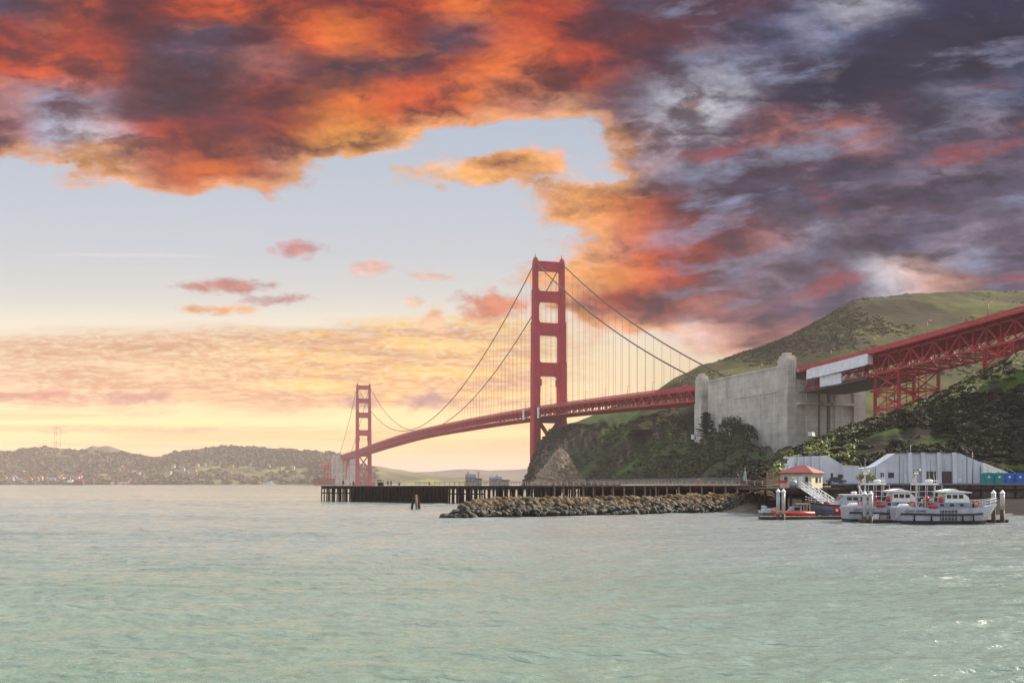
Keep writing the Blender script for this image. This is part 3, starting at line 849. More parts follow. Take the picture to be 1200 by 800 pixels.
pm = pick(near_V, 420, lambda p, r, fu, fv: pxof(p) < 1260 and fv < .66 and r.random() < .5 + float(fbm(np.array([p[0] * .06]), np.array([p[1] * .06]), 191, 3)[0]), 31)
scatter('mound_scrub', pm, 1.0 + 1.5 * RNG.random(len(pm)) ** 1.5, clump_variants(170, 6, leaf=.26, seed=9), M['mound'], 13, (0.55, .8))


def c_crest(p, r, fu, fv): return .46 + .1 * r.random() < fv < .64 and 945 < pxof(p) < 1260 and r.random() < .3 + .7 * (pxof(p) - 930) / 200


pg = pick(near_V, 4600, c_crest, 27)
scatter('crest_grass', pg, .4 + .7 * RNG.random(len(pg)), cv2, M['sunlit_dry_grass'], 12)  # band of pale grass that also paints the sunlit rim of the crest


def c_head(p, r, fu, fv):
    if pxof(p) > 985 or fv > .78 or fv < .02: return False
    k = float(fbm(np.array([p[0] * .02]), np.array([p[1] * .02]), 95, 3)[0])
    return r.random() < 0.3 + 1.2 * k


ph = pick(head_V, 3800, c_head, 6)
sh = 0.9 + 2.0 * RNG.random(len(ph)) ** 2.4
scatter('headland_scrub', ph, sh, cv2, M['scrub_cliff'], 4)


def c_back(p, r, fu, fv):
    if pxof(p) > 1240 or fv > .7: return False
    k = float(fbm(np.array([p[0] * .007]), np.array([p[1] * .007]), 99, 3)[0])
    return r.random() < 0.35 + 1.4 * k


pb = pick(back_V, 6500, c_back, 7)
sb_ = 0.9 + 1.9 * RNG.random(len(pb)) ** 2
scatter('hilltop_scrub', pb, sb_, cv2, M['scrub_back'], 5, (0.4, .7))


def c_far(p, r, fu, fv):
    if fv < .07 or fv > .86 or pxof(p) < -25 or pxof(p) > 440: return False
    if 225 < pxof(p) < 372 and p[1] < 3560 and r.random() < .8: return False
    k = float(fbm(np.array([p[0] * .0025]), np.array([p[1] * .0025]), 103, 3)[0])
    return r.random() < 0.5 + 1.5 * k


pf = pick(far_V, 5200, c_far, 8)
sf = 7 + 9 * RNG.random(len(pf)) ** 1.5
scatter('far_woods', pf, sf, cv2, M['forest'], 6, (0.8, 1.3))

# ---------------------------------------------------------------- the bridge
DV = Vector((0.2875, -0.958, 0)).normalized()      # along the bridge, towards the viewer's shore
PV = Vector((0.958, 0.2875, 0)).normalized()       # across it, away from the viewer
T0 = Vector((36.0, 967.0, 0.0))                    # foot of the near tower
ANG = math.atan2(DV.y, DV.x)
_tk = [-1700, -1620, -1280, -960, -641, -275, -48, 0, 343, 400, 460, 520, 610, 800]
_hk = [72.0, 74.5, 78.8, 84.0, 87.2, 84.2, 80.2, 79.3, 68.2, 66.6, 66.4, 68.4, 72.9, 82.0]


def HD(t):
    return float(hermite(np.array([t]), _tk, _hk)[0])


def B(t, o, h):
    """bridge coordinates: t along, o across, h height"""
    return T0 + DV * t + PV * o + Vector((0, 0, h))


def bbox(mb, t0, t1, o0, o1, h0, h1, m=0, top=1.0):
    mb.box(tuple(B((t0 + t1) / 2, (o0 + o1) / 2, (h0 + h1) / 2)), (t1 - t0, o1 - o0, h1 - h0), ANG, m, top)


bridge = empty('suspension_bridge', T0, 0, 'long red suspension bridge with two tall stepped towers crossing the strait', 'bridge')


def bpart(mb, name, material, parent=None, **k):
    """builds in world coordinates under the bridge's own empty"""
    parent = parent or bridge
    o = mb.build(name, material, None, **k)
    o.parent = parent
    o.matrix_parent_inverse = Matrix.Identity(4)
    # keep it where it was modelled
    base = Vector((0, 0, 0)); q = parent
    while q is not None:
        base += q.location; q = q.parent
    o.data.transform(Matrix.Translation(-base))
    return o


def strut_outline(w, h0, h1, rt, rb, seg=7):
    """cross strut between the legs with rounded haunches into the openings above (rt) and below (rb)"""
    pts = []
    # bottom edge left to right
    def arc(cx, cy, r, a0, a1):
        return [(cx + r * math.cos(a0 + (a1 - a0) * i / seg), cy + r * math.sin(a0 + (a1 - a0) * i / seg)) for i in range(seg + 1)]
    pts += arc(-w + rb, h0 - rb, rb, math.pi, math.pi / 2) if rb else [(-w, h0)]
    pts += arc(w - rb, h0 - rb, rb, math.pi / 2, 0) if rb else [(w, h0)]
    pts += arc(w - rt, h1 + rt, rt, 0, -math.pi / 2) if rt else [(w, h1)]
    pts += arc(-w + rt, h1 + rt, rt, -math.pi / 2, -math.pi) if rt else [(-w, h1)]
    return pts


def make_tower(t, detail):
    root = MB()
    # piers of the shaft: (bottom, top, width across, depth along)
    steps = [(6, 66, 7.2, 12.4), (66, 125, 6.7, 11.4), (125, 164, 6.1, 10.2), (164, 196, 5.2, 8.8), (196, 222, 4.2, 7.4)]
    bbox(root, t - 12, t + 12, -24, 24, -3, 6)
    tw = bpart(root, 'tower', M['bridge'])          # the tower's footing block; legs and struts are its sub-parts
    for s in (-1, 1):
        lg = MB()
        for (a, b, w, d) in steps:
            bbox(lg, t - d / 2, t + d / 2, s * 13.7 - w / 2, s * 13.7 + w / 2, a, b)
            # fluting on the faces
            for k in (-.28, .28):
                bbox(lg, t - d / 2 - .35, t + d / 2 + .35, s * 13.7 + k * w - w * .11, s * 13.7 + k * w + w * .11, a, b - 1.2)
                bbox(lg, t + k * d - d * .1, t + k * d + d * .1, s * 13.7 - w / 2 - .3, s * 13.7 + w / 2 + .3, a, b - 1.6)
        # stepped cap and finial
        bbox(lg, t - 3.2, t + 3.2, s * 13.7 - 1.9, s * 13.7 + 1.9, 222, 224.6)
        bbox(lg, t - 2.1, t + 2.1, s * 13.7 - 1.3, s * 13.7 + 1.3, 224.6, 226.6)
        lg.tube([B(t, s * 13.7, 226.4), B(t, s * 13.7, 228.2), B(t, s * 13.7, 231.0)], [.8, .45, .12], 8)
        bpart(lg, 'leg', M['bridge'], tw)
    for (h0, h1, rb, rt, d, wo) in ((214, 223.2, 2.6, 0, 5.2, 11.7), (183.7, 193.8, 3.2, 2.2, 6.6, 11.2), (150.9, 162.7, 3.4, 2.4, 7.6, 10.7), (110.8, 123.6, 4.2, 2.6, 8.6, 10.4)):
        st = MB(); w = wo
        st.prism(strut_outline(w, h0, h1, rt, rb), B(t - d / 2, 0, 0), PV, (0, 0, 1), DV * d)
        for k in (-.66, -.33, 0, .33, .66):
            for q in (-1, 1):
                bbox(st, t + q * (d / 2 + .12) - .25, t + q * (d / 2 + .12) + .25, k * w - .45, k * w + .45, h0 + .5, h1 - .5)
        if h0 < 120:      # stepped brackets in the portal over the roadway
            for s in (-1, 1):
                bbox(st, t - d / 2 + .4, t + d / 2 - .4, min(s * w, s * (w - 2.0)), max(s * w, s * (w - 2.0)), h0 - 10, h0 - 3.2)
                bbox(st, t - d / 2 + .8, t + d / 2 - .8, min(s * w, s * (w - 1.0)), max(s * w, s * (w - 1.0)), h0 - 17, h0 - 10)
        bpart(st, 'portal_strut', M['bridge'], tw)
    br = MB()
    bbox(br, t - 4, t + 4, -10.6, 10.6, HD(t) - 13.5, HD(t) - 9.2)
    for (a, b) in ((10, 37), (37, HD(t) - 13)):
        for s in (-1, 1):
            br.bar(B(t + 2 * s, -10.2, a), B(t + 2 * s, 10.2, b), 2.2, 2.2); br.bar(B(t + 2 * s, 10.2, a), B(t + 2 * s, -10.2, b), 2.2, 2.2)
        bbox(br, t - 3.4, t + 3.4, -10.6, 10.6, b - 1.6, b + 1.6)
    bpart(br, 'cross_brace', M['bridge'], tw)
    return tw


make_tower(0, True)
make_tower(-1280, False)


def cable_h(t):
    top = 222.6
    if -1280 <= t <= 0:
        s = (t + 640) / 640.0
        return 91.0 + (top - 91.0) * s * s
    if t > 0:
        e = 69.5; L = 350.0; s = t / L
        return top + (e - top) * s - 4 * 10.0 * s * (1 - s)
    e = 74.0; L = 350.0; s = (-1280 - t) / L
    return top + (e - top) * s - 4 * 10.0 * s * (1 - s)


for s in (-1, 1):
    c = MB(); ts = list(np.linspace(-1630, 352, 190)) + [0.0, -1280.0]
    c.tube([B(t, s * 13.7, cable_h(t)) for t in sorted(ts)], 0.52, 8)
    bpart(c, 'main_cable', M['cable'], smooth=True)

sus = []
for s in (-1, 1):
    for i in range(-107, 23):
        t = i * 15.24
        if abs(t) < 6 or abs(t + 1280) < 6: continue
        if cable_h(t) - HD(t) < 1.0: continue
        sus.append((abs((B(t, s * 13.7, 0)).length), s, t))
sus.sort()
rest = MB()
for i, (_, s, t) in enumerate(sus):
    mb = MB() if i < 99 else rest
    for q in (-.45, .45):
        mb.bar(B(t + q, s * 13.7, HD(t) - .5), B(t + q, s * 13.7, cable_h(t)), .07, .07, up=tuple(DV))
    if i < 99: bpart(mb, 'suspender', M['rope'])
bpart(rest, 'suspender', M['rope'])['kind'] = 'stuff'

dk = MB(); ts = np.arange(-1630, 352.1, 7.62)
secs = []
for t in ts:
    h = HD(t)
    secs.append([B(t, -14.4, h - 1.5), B(t, 14.4, h - 1.5), B(t, 14.4, h), B(t, -14.4, h)])
dk.loft(secs)
bpart(dk, 'road_deck', M['bridge'])
for s in (-1, 1):
    tr = MB()
    for i in range(len(ts) - 1):
        a, b = ts[i], ts[i + 1]; ha, hb = HD(a), HD(b); o = s * 13.7
        tr.bar(B(a, o, ha - 2.0), B(b, o, hb - 2.0), .8, .9)
        tr.bar(B(a, o, ha - 9.2), B(b, o, hb - 9.2), .8, .9)
        tr.bar(B(a, o, ha - 2.0), B(a, o, ha - 9.2), .42, .5)
        if i % 2: tr.bar(B(a, o, ha - 2.0), B(b, o, hb - 9.2), .45, .6)
        else: tr.bar(B(a, o, ha - 9.2), B(b, o, hb - 2.0), .45, .6)
    bpart(tr, 'stiffening_truss', M['bridge'])
lb = MB()
for i in range(len(ts) - 1):
    a, b = ts[i], ts[i + 1]
    lb.bar(B(a, -13.5, HD(a) - 9.3), B(a, 13.5, HD(a) - 9.3), .5, .7)
    lb.bar(B(a, -13.5, HD(a) - 2.6), B(a, 13.5, HD(a) - 2.6), .5, 1.6)
    q = 1 if i % 2 else -1
    lb.bar(B(a, -13.5 * q, HD(a) - 9.3), B(b, 13.5 * q, HD(b) - 9.3), .45, .45)
bpart(lb, 'floor_beam_frame', M['bridge'])


def railing(mb, t0, t1, o, post=3.81, h=1.35):
    t = t0
    while t < t1 - .01:
        e = min(t + post, t1)
        mb.bar(B(t, o, HD(t) + h), B(e, o, HD(e) + h), .14, .16)
        mb.bar(B(t, o, HD(t) + h * .5), B(e, o, HD(e) + h * .5), .05, h * .62)     # close set pickets
        mb.bar(B(t, o, HD(t)), B(t, o, HD(t) + h), .16, .16, up=tuple(DV))
        t = e


for s in (-1, 1):
    r_ = MB(); railing(r_, -1630, 352, s * 14.2); bpart(r_, 'railing', M['bridge'])
for (t, hh_) in ((14, 10.5), (-34, 9.5)):
    pm = MB(); bbox(pm, t - 2.2, t + 2.2, -15.6, -14.8, HD(t) - 10.6, HD(t) - .2)
    bpart(pm, 'platform_panel', M['sheeting'])

# street lamps on the bridge and its approach: things of their own
lamp_mb = MB()
lamp_mb.tube([(0, 0, 0), (0, 0, .9)], [.26, .2], 8).tube([(0, 0, .9), (0, 0, 7.4)], [.17, .11], 8)
lamp_mb.tube([(0, 0, 7.2), (0, .35, 7.75), (0, 1.0, 8.0), (0, 1.9, 8.0)], [.11, .1, .09, .08], 6)
lamp0 = None


def place_lamp(t, o, inward):
    global lamp0
    if lamp0 is None:
        lamp0 = empty('street_lamp', (0, 0, 0), 0, 'red lamp post with a short arm standing along the bridge roadway', 'street lamp', 'lamp posts along the bridge roadway')
        lamp_mb.build('post', M['lamp'], lamp0, smooth=True)
        hd = MB(); hd.box((0, 2.1, 7.9), (.42, .95, .34), 0, 0, .75); hd.build('lamp_head', M['lamp_glass'], lamp0)
        L = lamp0
    else:
        L = copy_tree(lamp0)
    L.location = B(t, o, HD(t)); L.rotation_euler = (0, 0, math.atan2(PV.y, PV.x) - math.pi / 2 + (0 if inward > 0 else math.pi))
    return L


for t in (588, 552, 516, 481, 446, 411, 376):
    place_lamp(t, -11.2, 1)
for t in (310, 265, 220, 175, 130, 85, 40, -40, -85, -130, -175, -220, -265, -310, -400, -500):
    place_lamp(t, -11.2, 1)
for t in (295, 205, 115, 25, -100, -190):
    place_lamp(t, 11.2, -1)

# ---------------------------------------------------------------- concrete anchorage and pylons
anch = empty('concrete_anchorage', B(400, 3, 26), 0, 'massive weathered concrete anchorage block with tall pylons carrying the bridge approach', 'anchorage')


def apart(mb, name, material, parent=None, **k):
    return bpart(mb, name, material, parent or anch, **k)


w = MB(); G = 14.0
bbox(w, 364, 446, -19.0, 24.0, G, 68.6)
bbox(w, 354, 364.2, -13.0, 22.0, G, 66.0)
bbox(w, 363.5, 446.5, -19.3, -18.2, 68.6, 69.6)                 # coping
bbox(w, 400, 446.2, -20.6, -19.0, G, 55.0)                      # thicker lower block
bbox(w, 398, 446.4, -20.9, -18.9, 55.0, 55.7)
for t in (372, 388, 408, 428):
    bbox(w, t - .15, t + .15, -19.12, -18.9, G, 68)
apart(w, 'housing_wall', M['concrete'])
# north end: two deep slots between broad pilasters under a ledge
e_ = MB()
for (a, b, d) in ((-14.6, -9.2, 455.0), (-9.2, -4.2, 456.6), (-4.2, -1.9, 455.8), (.1, 4.1, 455.0), (6.1, 8.3, 455.8), (8.3, 13.4, 456.6), (13.4, 20.0, 455.0)):
    bbox(e_, 446, d, a, b, G, 61.2)
for (a, b) in ((-15, -2.0), (0.2, 4.0), (6.2, 24.8)): bbox(e_, 446, 448.2, a, b, G, 60.8)
bbox(e_, 446, 448.2, -2.0, 6.2, 50, 60.7)
bbox(e_, 446, 457.6, -14.6, -2.3, 47.6, 49.2); bbox(e_, 446, 457.6, .6, 4.6, 47.6, 49.2); bbox(e_, 446, 457.6, 6.4, 19.8, 47.6, 49.2)
bbox(e_, 446, 457.0, 20.0, 27.2, G, 62.4)
apart(e_, 'end_wall', M['concrete'])
sl2 = MB(); bbox(sl2, 446.0, 447.4, -2.0, .2, G, 50); apart(sl2, 'slot_shade', M['black'])  # black backing stands in for the shade inside the open slots
sl3 = MB(); bbox(sl3, 446.0, 447.4, 4.0, 6.2, G, 50); apart(sl3, 'slot_shade', M['black'])
for (t, o, wd, dp, top) in ((352, -17.0, 5.0, 8.6, 75.2), (450, -17.4, 5.2, 10.0, 76.0), (352, 17.2, 6.4, 9.4, 75.2)):
    p = MB()
    bbox(p, t - dp / 2, t + dp / 2, o - wd / 2, o + wd / 2, G, top - 3.5)
    bbox(p, t - dp / 2 - .4, t + dp / 2 + .4, o - wd / 2 - .4, o + wd / 2 + .4, G, 56.0)
    bbox(p, t - dp * .33, t + dp * .33, o - wd / 2 - .25, o + wd / 2 + .25, G, top - 1.6)
    bbox(p, t - dp * .2, t + dp * .2, o - wd * .36, o + wd * .36, top - 3.5, top)
    for k in (-.3, 0.0, .3):
        bbox(p, t - dp / 2 - .3, t + dp / 2 + .3, o + k * wd - .5, o + k * wd + .5, G, top - 4.4)
    apart(p, 'pylon', M['concrete'])
rw = MB(); bbox(rw, 352, 460, -14.4, 14.4, 65.2, HD(400) + .3)
apart(rw, 'roadway', M['concrete'])
pm = MB()
for o in (-14.2, 14.2): railing(pm, 352, 460, o)
apart(pm, 'railing', M['bridge'])

# ---------------------------------------------------------------- approach viaduct on trestle towers
via = empty('approach_viaduct', B(530, 0, 28), 0, 'red steel truss viaduct on trestle towers climbing from the concrete anchorage', 'viaduct')


def vpart(mb, name, material, parent=None, **k):
    return bpart(mb, name, material, parent or via, **k)


T1 = 700.0
ts = np.arange(457.5, T1, 7.62)
dk = MB()
dk.loft([[B(t, -14.6, HD(t) - 1.1), B(t, 14.6, HD(t) - 1.1), B(t, 14.6, HD(t)), B(t, -14.6, HD(t))] for t in ts])
for i in range(len(ts) - 1):          # sidewalk brackets and stringers under the slab
    for s in (-1, 1): dk.bar(B(ts[i], s * 14.4, HD(ts[i]) - 1.3), B(ts[i], s * 11.0, HD(ts[i]) - 2.6), .35, .5)
vpart(dk, 'road_deck', M['bridge'])
for s in (-1, 1):
    tr = MB(); o = s * 11.0
    for i in range(len(ts) - 1):
        a, b = ts[i], ts[i + 1]; ha, hb = HD(a), HD(b)
        tr.bar(B(a, o, ha - 2.2), B(b, o, hb - 2.2), .7, .8)
        tr.bar(B(a, o, ha - 10.4), B(b, o, hb - 10.4), .7, .8)
        tr.bar(B(a, o, ha - 2.2), B(a, o, ha - 10.4), .4, .45)
        if i % 2: tr.bar(B(a, o, ha - 2.2), B(b, o, hb - 10.4), .5, .55)
        else: tr.bar(B(a, o, ha - 10.4), B(b, o, hb - 2.2), .5, .55)
        tr.box(tuple(B(a, o, ha - 10.4)), (1.7, .8, 1.4), ANG); 
        if i % 2 == 0: tr.box(tuple(B(b, o, hb - 2.4)), (1.5, .8, 1.2), ANG)
    vpart(tr, 'side_truss', M['bridge'])
fb = MB()
for i in range(len(ts) - 1):
    a, b = ts[i], ts[i + 1]
    fb.bar(B(a, -11, HD(a) - 2.4), B(a, 11, HD(a) - 2.4), .45, 1.5); fb.bar(B(a, -11, HD(a) - 10.4), B(a, 11, HD(a) - 10.4), .4, .5)
    fb.bar(B(a, -11, HD(a) - 10.4), B(a, 0, HD(a) - 2.6), .35, .35); fb.bar(B(a, 11, HD(a) - 10.4), B(a, 0, HD(a) - 2.6), .35, .35)
    fb.bar(B(a, -11, HD(a) - 10.4), B(b, 11, HD(b) - 10.4), .35, .35); fb.bar(B(a, 11, HD(a) - 10.4), B(b, -11, HD(b) - 10.4), .35, .35)
    for o in (-7.5, -4, 0, 4, 7.5): fb.bar(B(a, o, HD(a) - 1.7), B(b, o, HD(b) - 1.7), .35, 1.0)
vpart(fb, 'floor_beam_frame', M['bridge'])
for s in (-1, 1):
    r_ = MB(); railing(r_, 457.5, T1 - 4, s * 14.4); vpart(r_, 'railing', M['bridge'])
for (ta, tb, g) in ((516, 533, 24), (586, 601, 30)):
    base = MB()
    for t in (ta, tb):
        for o in (-11, 11): bbox(base, t - 1.4, t + 1.4, o - 1.4, o + 1.4, g - 6, g + .6)
    tt = vpart(base, 'trestle_tower', M['concrete'])
    for t in (ta, tb):
        for o in (-11, 11):
            lg = MB(); h = HD(t) - 10.6
            for q in (-.55, .55): lg.bar(B(t + q, o, g), B(t + q, o, h), .4, .9, up=tuple(PV))
            n = int((h - g) / 1.4)
            for k in range(n):
                z = g + (h - g) * k / n; z2 = g + (h - g) * (k + 1) / n
                lg.bar(B(t + (-.5 if k % 2 else .5), o, z), B(t + (.5 if k % 2 else -.5), o, z2), .12, .5, up=tuple(PV))
            vpart(lg, 'leg', M['bridge'], tt)
    br = MB(); nl = 4
    for k in range(nl):
        f0, f1 = k / nl, (k + 1) / nl
        def lv(t, f): return g + (HD(t) - 10.8 - g) * f
        for o in (-11, 11):
            br.bar(B(ta, o, lv(ta, f0)), B(tb, o, lv(tb, f1)), .45, .5); br.bar(B(tb, o, lv(tb, f0)), B(ta, o, lv(ta, f1)), .45, .5); br.bar(B(ta, o, lv(ta, f1)), B(tb, o, lv(tb, f1)), .5, .6)
        for t in (ta, tb):
            br.bar(B(t, -11, lv(t, f0)), B(t, 11, lv(t, f1)), .45, .5); br.bar(B(t, 11, lv(t, f0)), B(t, -11, lv(t, f1)), .45, .5); br.bar(B(t, -11, lv(t, f1)), B(t, 11, lv(t, f1)), .5, .6)
            br.bar(B(t, 0, lv(t, f0)), B(t, 0, lv(t, f1)), .4, .4)
        tm = (ta + tb) / 2
        for o in (-11, 0, 11): br.bar(B(tm, o, lv(tm, f0)), B(tm, o, lv(tm, f1)), .34, .34)
        br.bar(B(tm, -11, lv(tm, f1)), B(tm, 11, lv(tm, f1)), .4, .45); br.bar(B(tm, -11, lv(tm, f0)), B(tm, 0, lv(tm, f1)), .3, .3); br.bar(B(tm, 11, lv(tm, f0)), B(tm, 0, lv(tm, f1)), .3, .3)
    vpart(br, 'cross_brace', M['bridge'], tt)

# maintenance enclosure hung on the first truss span
enc = empty('scaffold_enclosure', B(490, -13, 54), 0, 'white sheeted work enclosure on a dark platform hung on the red viaduct truss', 'scaffold')
tp = MB(); secs = []
for t in (465, 470, 478, 485, 494, 504, 511, 515):
    h = HD(t) - 1.5; k = .35 * math.sin(t * 2.1)
    d = 1.2 if t > 466 else .0
    secs.append([B(t, -15.2, h - 4.6 + .2 * k), B(t, -14.95, h - 4.6), B(t, -14.7, h + .4), B(t, -15.0 + .1 * k, h + .7 * d)])
tp.loft(secs)
tp.loft([[B(514.6, -15.0, HD(515) - 5.8), B(514.6, -14.9, HD(515) - .8), B(515.0, -12.0, HD(515) - .8), B(515.0, -12.0, HD(515) - 5.8)], [B(515.6, -15.0, HD(515) - 5.8), B(515.6, -14.9, HD(515) - .9), B(515.6, -12.0, HD(515) - .9), B(515.6, -12.0, HD(515) - 5.8)]])
bpart(tp, 'tarpaulin', M['sheeting'], enc)
pn_ = MB(); bbox(pn_, 476, 494, -14.3, -13.7, HD(485) - 11.6, HD(485) - 6.2)
for k in range(10): bbox(pn_, 476 + k * 2 - .12, 476 + k * 2 + .12, -14.42, -14.2, HD(485) - 11.6, HD(485) - 6.2)
bpart(pn_, 'side_panel', M['sheeting'], enc)
pf = MB(); pf.loft([[B(t, -15.8, HD(t) - 12.9), B(t, 12, HD(t) - 12.9), B(t, 12, HD(t) - 12.1), B(t, -15.8, HD(t) - 12.1)] for t in (459.5, 475, 495, 516)])
bpart(pf, 'platform', M['dark_steel'], enc)
sc = MB()
for t in (460, 464, 468, 472, 498, 503, 508, 513):
    sc.bar(B(t, -15.2, HD(t) - 12.2), B(t, -15.2, HD(t) - 5.8), .14, .14)
for (a, b) in ((460, 475), (495, 514)):
    for d in (-11.2, -9.2, -7.2): sc.bar(B(a, -15.2, HD(a) + d), B(b, -15.2, HD(b) + d), .12, .12)
    sc.bar(B(a, -15.2, HD(a) - 12), B(b - 4, -15.2, HD(b) - 6), .14, .14)
bpart(sc, 'scaffold_poles', M['steel_grey'], enc)

# ---------------------------------------------------------------- city end of the bridge
sp = empty('concrete_pylon_arch', B(-1640, 0, 0), 0, 'pale concrete pylons and arch housing at the far end of the bridge', 'bridge pylon')
def spart(mb, name, material): return bpart(mb, name, material, sp)
for (t, o) in ((-1598, -16), (-1598, 16), (-1706, -16), (-1706, 16)):
    p = MB(); bbox(p, t - 9, t + 9, o - 7, o + 7, -2, HD(max(t, -1690)) - 2); bbox(p, t - 6, t + 6, o - 4.4, o + 4.4, -2, HD(max(t, -1690)) + 7)
    spart(p, 'pylon', M['concrete'])
ar = MB(); arc = [(-1697 + 90 * i / 14, 18 + 34 * math.sin(math.pi * i / 14)) for i in range(15)]
for o in (-13, 13):
    for (a, b) in zip(arc[:-1], arc[1:]): ar.bar(B(a[0], o, a[1]), B(b[0], o, b[1]), 2.2, 3.0)
    for (a, h) in arc[1:-1]: ar.bar(B(a, o, h), B(a, o, 66), 1.0, 1.0)
spart(ar, 'steel_arch', M['bridge'])
vd = MB(); vd.loft([[B(t, -13, h - 7), B(t, 13, h - 7), B(t, 13, h), B(t, -13, h)] for t, h in ((-1607, 73.5), (-1700, 71), (-1900, 64), (-2150, 58))])
for t in (-1760, -1830, -1900, -1980):
    for o in (-10, 10): vd.bar(B(t, o, 5), B(t, o, 60), 3, 3)
spart(vd, 'south_viaduct', M['bridge'])
fp = empty('brick_fort', B(-1655, -36, 0), ANG, 'low red brick fort under the far end of the bridge', 'fort')
fm = MB(); fm.box((-20, -10, 7), (86, 46, 17)); 
fm.build('wall', M['brick'], fp)
ft = MB()
for k in range(9): ft.box((-56 + k * 9, -33.2, 8), (3.0, .5, 4.5))
ft.build('casemate_openings', M['dark_steel'], fp)
fr = MB(); fr.box((-20, -10, 16.2), (88, 48, 1.2)); fr.build('parapet', M['brick'], fp)

# ---------------------------------------------------------------- old timber pier
PA = Vector((-60.2, 310.0, 0)); PB = Vector((57.5, 221.0, 0))
PD = (PB - PA).normalized(); PN = Vector((-PD.y, PD.x, 0))          # PN points away from the viewer
PLEN = (PB - PA).length
PANG = math.atan2(PD.y, PD.x)


def PZ(s): return 4.85 + .4 * s / PLEN


def W(s, d, z): return PA + PD * s + PN * d + Vector((0, 0, z))


pier = empty('timber_pier', (0, 0, 0), 0, 'long dark timber fishing pier on closely set piles behind the rock breakwater', 'pier')
pk = MB()
n = 48
for i in range(n):
    a, b = PLEN * i / n, PLEN * (i + 1) / n
    j = .05 * random.random()
    pk.loft([[W(a + .02, -.1 - j, PZ(a) - .35), W(a + .02, 9, PZ(a) - .35), W(a + .02, 9, PZ(a)), W(a + .02, -.1 - j, PZ(a))], [W(b - .02, -.1 - j, PZ(b) - .35), W(b - .02, 9, PZ(b) - .35), W(b - .02, 9, PZ(b)), W(b - .02, -.1 - j, PZ(b))]])
pk.build('deck', M['deck'], pier)
cb = MB()
cb.bar(W(0, .25, 4.25), W(PLEN, .25, 4.65), .4, .55); cb.bar(W(0, .2, 2.6), W(66, .2, 2.7), .3, .35)
for k in range(0, 50):
    s = PLEN * k / 50; cb.bar(W(s, 0.1, PZ(s) - .65), W(s, 8.8, PZ(s) - .65), .4, .5)
for k in range(7): s = .4 + k * 1.45; cb.bar(W(0.1, s, 3.9), W(.1, s + .01, 4.45), .3, .3)
cb.build('cap_beams', M['timber'], pier)
lp = MB()
for (a, b) in ((0, 34), (34, 62), (88, 118), (118, PLEN)):
    lp.bar(W(a, -.22, PZ(a) - .05), W(b - .1, -.22, PZ(b) - .05), .12, .22)
lp.build('edge_beam', M['timber_light'], pier)
s = .2; k = 0
while s < PLEN - .5 and k < 99:
    light = s > 88
    r = .19 + .07 * random.random()
    mb = MB(); a = random.uniform(-.12, .12); top = PZ(s) - .36
    mb.tube([W(s + a, -.16 if not light else .15, -1.5), W(s + a * .3, -.12 if not light else .15, 2.0), W(s, 0 if not light else .15, top)], [r * 1.1, r, r], 8)
    mb.build('pile', M['timber_light'] if light else M['timber'], pier, smooth=True)
    if light:
        pass
    s += (3.0 if light else (1.5 if s > 9 else 1.25)) + random.uniform(-.18, .18); k += 1
inner = MB()
for row in (2.4, 4.6, 6.8, 8.7):
    s = .6
    while s < PLEN:
        inner.tube([W(s, row, -1.5), W(s, row, PZ(s) - .5)], .2, 6); s += 2.9 + random.uniform(-.3, .3)
inner.build('inner_piles', M['timber'], pier)['kind'] = 'stuff'
pw = MB(); s = 13.0
while s < 52:
    wd = .42 + .1 * random.random()
    pw.box(tuple(W(s + wd / 2, .5, 2.0 + random.uniform(-.06, .06))), (wd - .05, .12, 4.4), PANG); s += wd
pw.build('plank_wall', M['timber'], pier)
bk = MB(); s = 66.0
while s < PLEN:
    wd = 1.1 + .3 * random.random(); bk.box(tuple(W(s + wd / 2, 6.0 + .3 * random.random(), 2.2)), (wd - .12, .1, 4.2), PANG); s += wd + (1.2 if s < 95 else .0)
bk.build('bracing_wall', M['timber'], pier)
rl = MB(); s = 40.0
while s < PLEN - .1:
    for d in (.1, 8.8):
        rl.bar(W(s, d, PZ(s)), W(s, d, PZ(s) + 1.1), .12, .12, up=tuple(PD))
        e = min(s + 1.9, PLEN)
        for h in (.45, .78, 1.08): rl.bar(W(s, d, PZ(s) + h), W(e, d, PZ(e) + h), .07, .09)
    s += 1.9
rl.build('railing', M['rail'], pier)
r2 = MB()
for (a, b) in ((10, 38),):
    s = a
    while s < b:
        r2.bar(W(s, 8.6, PZ(s)), W(s, 8.6, PZ(s) + .95), .07, .07, up=tuple(PD)); r2.bar(W(s, 8.6, PZ(s) + .9), W(min(s + 3, b), 8.6, PZ(s) + .9), .05, .05); s += 3
r2.build('thin_railing', M['rail'], pier)


def pier_at(px, d):
    """deck point under a photograph column, d metres in from the front edge"""
    u = (px - CX) / F
    a = PA + PN * d
    s = (u * a.y - a.x) / (PD.x - u * PD.y)
    return W(s, d, PZ(s))


